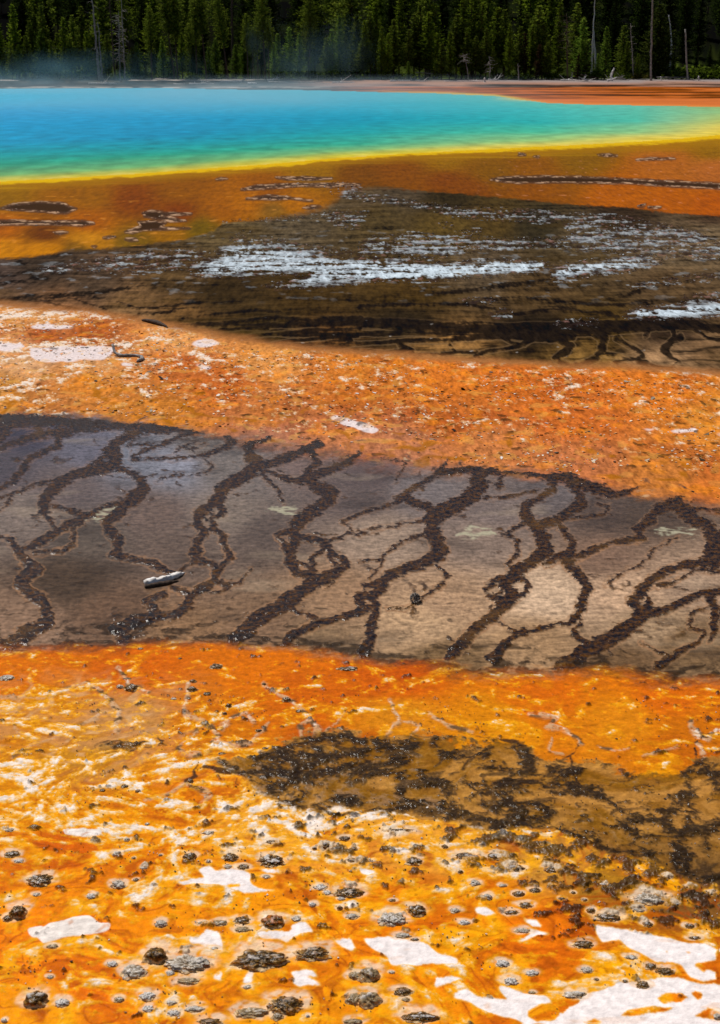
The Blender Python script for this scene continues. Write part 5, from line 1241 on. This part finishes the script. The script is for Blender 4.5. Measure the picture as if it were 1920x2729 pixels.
# live trees with hand set place: kind, x (crop), top row (crop), distance, half
LM = [(q_(440), 0, 'tall leaning grey trunk'), (q_(540), 0, 'twiggy ash-grey snag'), (q_(1045), 0, 'reddish bare pole'), (q_(485, 960), 0, 'bent bleached snag'), (q_(583, 960), 0, 'thin grey snag'), (q_(710, 960), 0, 'short broken stump'), (q_(928, 960), 0, 'reddish pole with tangled twigs'), (q_(1050, 960), 0, 'white broken trunk'), (q_(1220, 960), 0, 'thin grey trunk by the spruce'), (q_(1308, 960), 0, 'tall straight bare pole'), (q_(1465, 960), 0, 'lone grey pole'), (q_(683), 0, 'dark pine by the path')]
TR = [(0,'young',80,18,188),(0,'young',205,20,190),(0,'young',300,80,188),(0,'young',380,25,191),(0,'young',15,110,189),(0,'young',60,205,186),(0,'young',95,200,186),(0,'young',150,90,190),(0,'young',240,180,186),(0,'young',175,60,192),(0,'young',130,160,187),(0,'young',340,65,189),(0,'young',440,60,190),(0,'young',490,150,187),(0,'young',270,150,190),(0,'young',325,170,187),(0,'young',400,140,188),(0,'bright',195,130,188),
 (0,'bright',620,190,188),(0,'young',600,210,187),(0,'young',560,150,190),(0,'bright',735,180,192),(0,'young',820,150,192),(0,'bright',970,170,191),(0,'bright',1060,200,190),(0,'bright',940,210,188),(0,'bright',1100,160,192),(0,'young',1130,110,192),(0,'bright',1250,150,190),(0,'bright',1300,120,189),(0,'bright',1345,150,189),(0,'bright',1230,190,188),(0,'young',1400,230,187),
 (0,'bright',1525,70,188),(0,'bright',1490,130,187),(0,'young',1465,170,187),(0,'young',1550,160,187),(0,'young',1600,60,190),(0,'dark',870,190,188),(0,'dark',620,270,187),(0,'dark',90,-60,200),(0,'dark',690,150,189),
 (960,'young',20,95,188),(960,'young',45,50,190),(960,'young',95,120,187),(960,'young',150,85,189),(960,'young',175,-10,192),(960,'young',215,130,188),(960,'young',125,150,187),(960,'young',265,15,191),(960,'young',305,55,189),(960,'young',240,60,191),(960,'young',345,150,187),(960,'young',365,190,186),(960,'young',400,145,187),(960,'young',430,60,191),(960,'young',455,-5,192),(960,'young',475,140,189),(960,'young',500,-10,192),(960,'young',515,160,188),(960,'young',540,10,191),(960,'young',562,125,188),(960,'young',610,35,191),(960,'young',640,40,192),(960,'young',665,108,187),
 (960,'young',712,115,188),(960,'brown',735,150,187),(960,'young',790,22,190),(960,'young',765,110,189),(960,'young',815,90,189),(960,'brown',800,200,187),(960,'young',835,190,187),(960,'young',885,12,192),(960,'young',740,50,193),(960,'bright',990,82,188),(960,'young',960,10,193),(960,'brown',975,240,187),(960,'brown',1010,200,188),(960,'bright',1095,120,188),(960,'bright',1062,240,187),(960,'young',1190,185,188),(960,'young',1172,110,192),(960,'bright',216,275,184),(960,'young',596,235,187),(960,'young',1240,240,187),
 (960,'broad',1325,15,190),(960,'dark',1400,230,191),(960,'dark',1560,200,191),(960,'dark',1610,190,190),(960,'dark',1500,220,193),(960,'young',330,20,193),(960,'young',10,180,187),(960,'young',70,10,193)]
TALL = [(0,683,30,186,0.0),(0,600,-60,190,-.10),(0,785,-60,187,-.09),(0,800,-90,188,-.03),(0,885,0,186,0.0),(0,928,-60,186,-.06),(0,1026,-40,186,-.12),(0,1115,60,187,-.02),(0,1136,120,187,0),(0,1158,70,187,0),(0,1192,-60,186,-.03),(0,1208,80,187,0),(0,1390,-30,188,0.0)]
its = []
NAMES = {'young': 'slender green pine', 'bright': 'bushy bright pine', 'dark': 'dark full pine', 'broad': 'broad dark spruce', 'brown': 'brownish pine', 'tall': 'tall bare-trunked pine'}
allt = [(o + x * Z, k, yt * Z, d) for o, k, x, yt, d in TR]
labs = rel_labels([(u_, 0, ('tall ' if vt < 25 else 'middling ' if vt < 75 else 'short ') + NAMES[k]) for u_, k, vt, _ in allt], LM, False)
NUMS = {}
for n_, ((u_, k, vt, d), lb) in enumerate(zip(allt, labs)):
    lb = lb + ' on the shore'
    if k == 'broad': lb = 'broad dark spruce, widest tree of the shore, behind the tall bare pole'
    nm = {'broad': 'spruce_tree'}.get(k, 'pine_tree')
    wd = {'young': random.uniform(.85, 1.2), 'bright': random.uniform(.9, 1.1), 'broad': 1.0}.get(k, 1.0)
    wd *= 1.18 if vt <= 90 else 1.4
    plant(k, n_, u_, d, vtop=vt, wide=wd, label=lb, name=nm, group=None if k == 'broad' else NAMES[k] + 's of the far shore')
tl_ = rel_labels([(o + x * Z, 0, 'tall bare-trunked pine') for o, x, *_ in TALL], [m for m in LM if m[2] != 'dark pine by the path'], False)
for n_, ((o, x, yt, d, ln), lb) in enumerate(zip(TALL, tl_)):
    plant('tall', n_, o + x * Z, d, vtop=max(yt * Z, -70), lean=ln, rot=0 if ln else None, wide=.95, label=lb + ' on the shore', group='tall bare-trunked pines of the far shore')
rr_ = random.Random(3)
back = 0; bt_ = []
for row, (yy, st_, hh) in enumerate([(196, 5.2, 12.5), (203, 5.0, 14), (212, 5.2, 15), (224, 5.5, 16), (240, 6.2, 17), (262, 7.2, 18)]):
    half = yy * .30
    x = -half
    while x < half:
        yq = yy + rr_.uniform(-3, 4)
        uq = CU + FPX * x / (yq * CP + H0 * SP)
        if not (uq > 1560 and row < 1):
            kd = 'dark' if rr_.random() < .75 or uq > 1500 else 'young'
            bt_.append((plant(kd, back, uq, yq, H=hh * rr_.uniform(.75, 1.15), wide=rr_.uniform(.9, 1.3), group='dark pines of the shaded wood behind the shore'), uq, row))
            back += 1
        x += st_ * rr_.uniform(.7, 1.25)

for (t, _, _), lb in zip(bt_, rel_labels([(uq, 0, ['second-rank', 'third-rank', 'deep', 'deeper', 'uphill', 'farthest'][row] + ' dark pine') for _, uq, row in bt_], LM, False)): t['label'] = lb
# low shrubs on the bank
def shrub_proto(seed, cols_):
    rg = np.random.RandomState(seed); n = 420
    p = rg.randn(n, 3) * [.55, .4, .3]; p[:, 2] = np.abs(p[:, 2]) + .1
    s = .07 + .07 * rg.rand(n); d = rg.randn(n, 3); d[:, 2] = abs(d[:, 2]); d /= np.linalg.norm(d, axis=1)[:, None]
    e = np.cross(d, rg.randn(n, 3)); e /= np.linalg.norm(e, axis=1)[:, None]
    vs = np.stack([p - e * s[:, None], p + e * s[:, None], p + d * s[:, None] * 2], 1).reshape(-1, 3)
    tn = np.clip(rg.rand(n) * 1.0, 0, 1); cc = mix(np.broadcast_to(S(*cols_[0]), (n, 3)), S(*cols_[1]), tn)
    o = mk('foliage', vs, np.arange(n * 3).reshape(-1, 3), m_leaf, None, np.repeat(cc, 3, 0), False); COL.objects.unlink(o)
    st = [tube(np.array([[0, 0, -.05], [.15 * math.cos(a), .15 * math.sin(a), .25], [.4 * math.cos(a), .4 * math.sin(a), .5]]), [.02, .015, .006], 4, 0, 1, False) for a in (0, 1.3, 2.5, 4, 5.2)]
    v_, f_ = join(st); t = mk('stems', v_, f_, m_bark); COL.objects.unlink(t)
    return o, t
SHP = [shrub_proto(70, ((50, 66, 12), (110, 130, 34))), shrub_proto(71, ((40, 56, 12), (84, 104, 26))), shrub_proto(72, ((60, 58, 20), (110, 104, 44)))]
SH = [(0,740,300,196,1.6,0),(0,760,308,195,1.2,0),(0,628,345,187,1.4,1),(0,655,350,187,1.1,1),(0,870,352,186,1.0,1),(0,960,345,188,1.2,1),(0,1300,350,187,1.3,1),(0,1440,355,187,1.2,1),(0,1560,360,186,1.2,1),(0,560,330,188,1.2,0),(0,330,330,188,1.4,0),(0,200,332,188,1.2,2),(960,216,320,185,1.0,0),(960,245,320,186,1.0,0),(960,690,350,186,.9,0),(960,745,352,186,.9,1),(960,860,352,186,1.0,1),(960,1055,340,187,1.4,0),(960,1180,340,187,1.0,1),(960,1240,342,187,1.0,2),(960,1440,325,189,2.0,0),(960,1500,325,190,1.8,0),(960,1545,328,189,1.7,0),(960,1600,330,189,1.8,0),(960,1400,330,189,1.5,1),(960,1575,300,192,2.2,1)]
sl_it = [(o + x * Z, 0, ['low fresh green shrub', 'low dull green shrub', 'low brownish shrub'][k]) for o, x, y_, d, s, k in SH]
for (o, x, y_, d, s, k), lb in zip(SH, rel_labels(sl_it, LM, False)):
    u_ = o + x * Z; X_ = (u_ - CU) / FPX * (d * CP + H0 * SP)
    t = empty('shrub', (X_, d, ground_z(X_, d))); t.scale = (s, s, s * .9); t.rotation_euler = (0, 0, random.uniform(0, 6))
    for q in SHP[k]:
        c_ = q.copy(); COL.objects.link(c_); c_.parent = t
    tag(t, lb, 'shrub', 'low shrubs under the shoreline trees')

# fallen logs on the far shore
def far_log(pts, r, mat, label, d=None, seed=1, twigs=0, o=0):
    """pts in crop pixels; lies on the bank at forward distance d"""
    P = []
    for p in pts:
        a = atd(o + p[0] * Z, p[1] * Z, d); P.append((a[0], d + (p[2] if len(p) > 2 else 0), max(a[2], ground_z(a[0], d) + r * .6)))
    c0 = np.array(P[0]); c0[2] = ground_z(c0[0], d)
    q = resamp(P, 10) - c0
    parts = [tube(q, np.linspace(r, r * .5, 10), 7, .12, seed)]
    rg = np.random.RandomState(seed)
    for _ in range(twigs):
        b0 = q[rg.randint(2, 9)]; e = rg.randn(3) * [.6, .3, .2] + [0, 0, .45]
        parts.append(tube(np.array([b0, b0 + e * .5, b0 + e]), [.035, .025, .012], 3, 0, 1, False))
    v_, f_ = join(parts); ob = mk('fallen_log', v_, f_, mat); ob.location = tuple(c0)
    tag(ob, label, 'log', 'fallen logs on the far shore')
far_log([(990,379),(1040,372),(1080,364),(1105,354)], .13, m_blea, 'bright white curved log below the leaning pine, rising to the right', 181, 1)
far_log([(850,391),(900,386),(960,381)], .10, m_blea, 'white half-buried log at the waterline left of the curved white log', 177, 2, 4)
far_log([(1112,384),(1152,380)], .12, m_blea, 'short white log at the waterline right of the curved white log', 178, 3)
far_log([(1200,364),(1225,358),(1250,348)], .10, m_blea, 'white log propped up behind the long thin log', 183, 4, 2)
far_log([(1205,368),(1280,376),(1360,379),(1400,377),(1450,364)], .08, m_snag, 'longest thin grey log, bowed along the shore left of centre', 180, 5, 5)
far_log([(1490,380),(1540,375),(1590,369)], .07, m_blea, 'thin pale log lying left of the picture centre shoreline', 180, 6, 2)
far_log([(1380,385),(1460,383),(1540,382)], .06, m_snag, 'faint low grey log under the longest thin log', 178, 7)
far_log([(400,390),(470,384),(525,388)], .08, m_blea, 'pale driftwood in the steam below the twiggy snag', 178, 8, 6)
far_log([(780,392),(830,391)], .06, m_blea, 'small pale driftwood piece at the steamy waterline', 177, 9)
far_log([(135,367),(150,372),(163,377)], .13, m_blea, 'short stout white log slanting down right of centre', 182, 10, 0, 960)
far_log([(168,366),(215,363),(265,360)], .06, m_blea, 'thin pale log beyond the short stout white log', 183, 11, 2, 960)
far_log([(262,370),(300,373)], .06, m_blea, 'small pale log on the bank right of the short stout white log', 182, 12, 2, 960)
far_log([(575,356),(600,358),(622,354)], .08, m_blea, 'small white twiggy log at the foot of the thin grey snag', 183, 13, 4, 960)
far_log([(505,366),(530,364)], .06, m_blea, 'tiny pale log right of the bent bleached snag', 182, 14, 1, 960)
far_log([(998,352),(1010,359),(1024,363)], .13, m_blea, 'short white forked log below the bright bushy pine', 182, 15, 5, 960)
far_log([(1108,362),(1130,357),(1150,347)], .13, m_blea, 'thick white log leaning against the upright root stub', 182, 16, 3, 960)
far_log([(900,362),(935,359),(965,360)], .07, m_blea, 'thin white log at the foot of the reddish pole', 183, 17, 4, 960)
far_log([(990,335),(1040,346),(1100,350)], .08, mw_dark, 'dark fallen trunk behind the white logs on the right', 186, 18, 3, 960)
far_log([(1150,348),(1190,352)], .07, m_snag, 'grey branchy log right of the upright root stub', 183, 19, 6, 960)
far_log([(1330,346),(1400,347),(1480,346)], .06, m_snag, 'level grey log lying across by the lone grey pole', 186, 20, 0, 960)
far_log([(380,382),(440,378),(560,374)], .05, m_blea, 'long low pale stick in the grass under the slender pines', 182, 21, 0, 960)
far_log([(250,325),(330,330),(400,334)], .07, m_snag, 'grey log lying deeper among the slender pine trunks', 187, 22, 2, 960)

# gravel path along and up from the far shore
def strip(name, pts, w, d_up, mat, label):
    P = resamp(pts, 40); vs, fs = [], []
    T = np.gradient(P[:, :2], axis=0)
    for i in range(len(P)):
        t = T[i] / (np.linalg.norm(T[i]) + 1e-9); n = np.array([-t[1], t[0]])
        for s in np.linspace(-.5, .5, 6):
            x_, y_ = P[i, :2] + n * s * (w + .3 * math.sin(i * 1.3)); vs.append((x_, y_, ground_z(x_, y_) + .012 + d_up))
    for i in range(len(P) - 1):
        for k in range(5):
            a = i * 6 + k; fs.append((a, a + 6, a + 7, a + 1))
    o = mk(name, vs, fs, mat); tag(o, label, 'path', kind='structure')
    return o
m_path = wood_mat("path_gravel", tuple(S(130, 118, 108)), tuple(S(185, 172, 160)), 3)
def pxy(x, y_, d): a = atd(x * Z, y_ * Z, d); return (a[0], d, 0)
strip('path', [pxy(585,362,184.6), pxy(700,362,184.4), pxy(850,360,184.3), pxy(1000,356,184.6), pxy(1120,352,185.4), pxy(1230,348,187)], 3.4, 0, m_path, 'pale gravel path along the far shore')
strip('path', [pxy(705,360,186.0), pxy(715,345,190), pxy(735,325,198), pxy(765,305,208)], 2.2, .03, m_path, 'pale trail climbing into the trees')
strip('path', [pxy(-60,366,184), pxy(40,366,184), pxy(90,366,184)], 2.4, 0, m_path, 'pale gravel strip at the far left shore')

# ------------------------------------------------------------------ steam over the pool
def steam_box(name, x0, x1, y0, y1, z0, z1, dens, scale, lo, hi, label, zfall, seed, tint=(.62, .86, 1.0)):
    v_ = [(x, y, z) for x in (x0, x1) for y in (y0, y1) for z in (z0, z1)]
    f_ = [(0, 1, 3, 2), (4, 6, 7, 5), (0, 4, 5, 1), (2, 3, 7, 6), (0, 2, 6, 4), (1, 5, 7, 3)]
    m = bpy.data.materials.new(name); m.use_nodes = True; nt = m.node_tree
    for n in list(nt.nodes): nt.nodes.remove(n)
    out = N_(nt, "ShaderNodeOutputMaterial"); pv_ = N_(nt, "ShaderNodeVolumePrincipled")
    pv_.inputs['Color'].default_value = (*tint, 1); pv_.inputs['Anisotropy'].default_value = .2  # bluish tint: light thrown back by the pool, put into the steam colour
    geo = N_(nt, "ShaderNodeNewGeometry"); mp_ = N_(nt, "ShaderNodeMapping"); mp_.inputs['Scale'].default_value = scale; mp_.inputs['Location'].default_value = (seed, seed * .7, 0)
    tn = N_(nt, "ShaderNodeTexNoise"); tn.inputs['Scale'].default_value = 1; tn.inputs['Detail'].default_value = 3
    nt.links.new(geo.outputs['Position'], mp_.inputs['Vector']); nt.links.new(mp_.outputs[0], tn.inputs['Vector'])
    mr_ = N_(nt, "ShaderNodeMapRange"); mr_.inputs[1].default_value = lo; mr_.inputs[2].default_value = hi; mr_.inputs[3].default_value = 0; mr_.inputs[4].default_value = dens
    nt.links.new(tn.outputs['Fac'], mr_.inputs[0])
    sx = N_(nt, "ShaderNodeSeparateXYZ"); nt.links.new(geo.outputs['Position'], sx.inputs[0])
    def ramp(sock, a, b_, va, vb):
        r_ = N_(nt, "ShaderNodeMapRange"); r_.interpolation_type = 'SMOOTHSTEP'
        r_.inputs[1].default_value = a; r_.inputs[2].default_value = b_; r_.inputs[3].default_value = va; r_.inputs[4].default_value = vb
        nt.links.new(sock, r_.inputs[0]); return r_.outputs[0]
    def mul(a, b_):
        mm = N_(nt, "ShaderNodeMath", operation='MULTIPLY'); nt.links.new(a, mm.inputs[0]); nt.links.new(b_, mm.inputs[1]); return mm.outputs[0]
    o_ = mul(mr_.outputs[0], ramp(sx.outputs[2], zfall, z1, 1, 0))
    mx_, my_ = (x1 - x0) * .3, (y1 - y0) * .25
    o_ = mul(o_, ramp(sx.outputs[0], x1 - mx_, x1, 1, 0)); o_ = mul(o_, ramp(sx.outputs[0], x0, x0 + mx_ * .3, 0, 1))
    o_ = mul(o_, ramp(sx.outputs[1], y0, y0 + my_, 0, 1)); o_ = mul(o_, ramp(sx.outputs[1], y1 - my_ * .2, y1, 1, 0))
    nt.links.new(o_, pv_.inputs['Density']); nt.links.new(pv_.outputs[0], out.inputs['Volume'])
    o = mk(name, v_, f_, m, smooth=False); tag(o, label, 'steam', kind='stuff')
    return o
steam_box('steam', -75, 22, 70, 172, .03, 1.6, .020, (.05, .05, .3), .36, .64, 'thin bluish steam drifting low over the left and far part of the pool', .2, 3)
steam_box('steam', -60, -16, 168, 182, .1, 4.5, .05, (.14, .1, .22), .46, .72, 'wisps of steam rising before the trees at the left shore', .3, 11, (.35, .75, .95))
steam_box('steam', -14, 3, 172, 182, .1, 9.0, .018, (.20, .15, .16), .46, .72, 'faint column of steam rising before the trees near the centre', .5, 21, (.45, .8, .95))
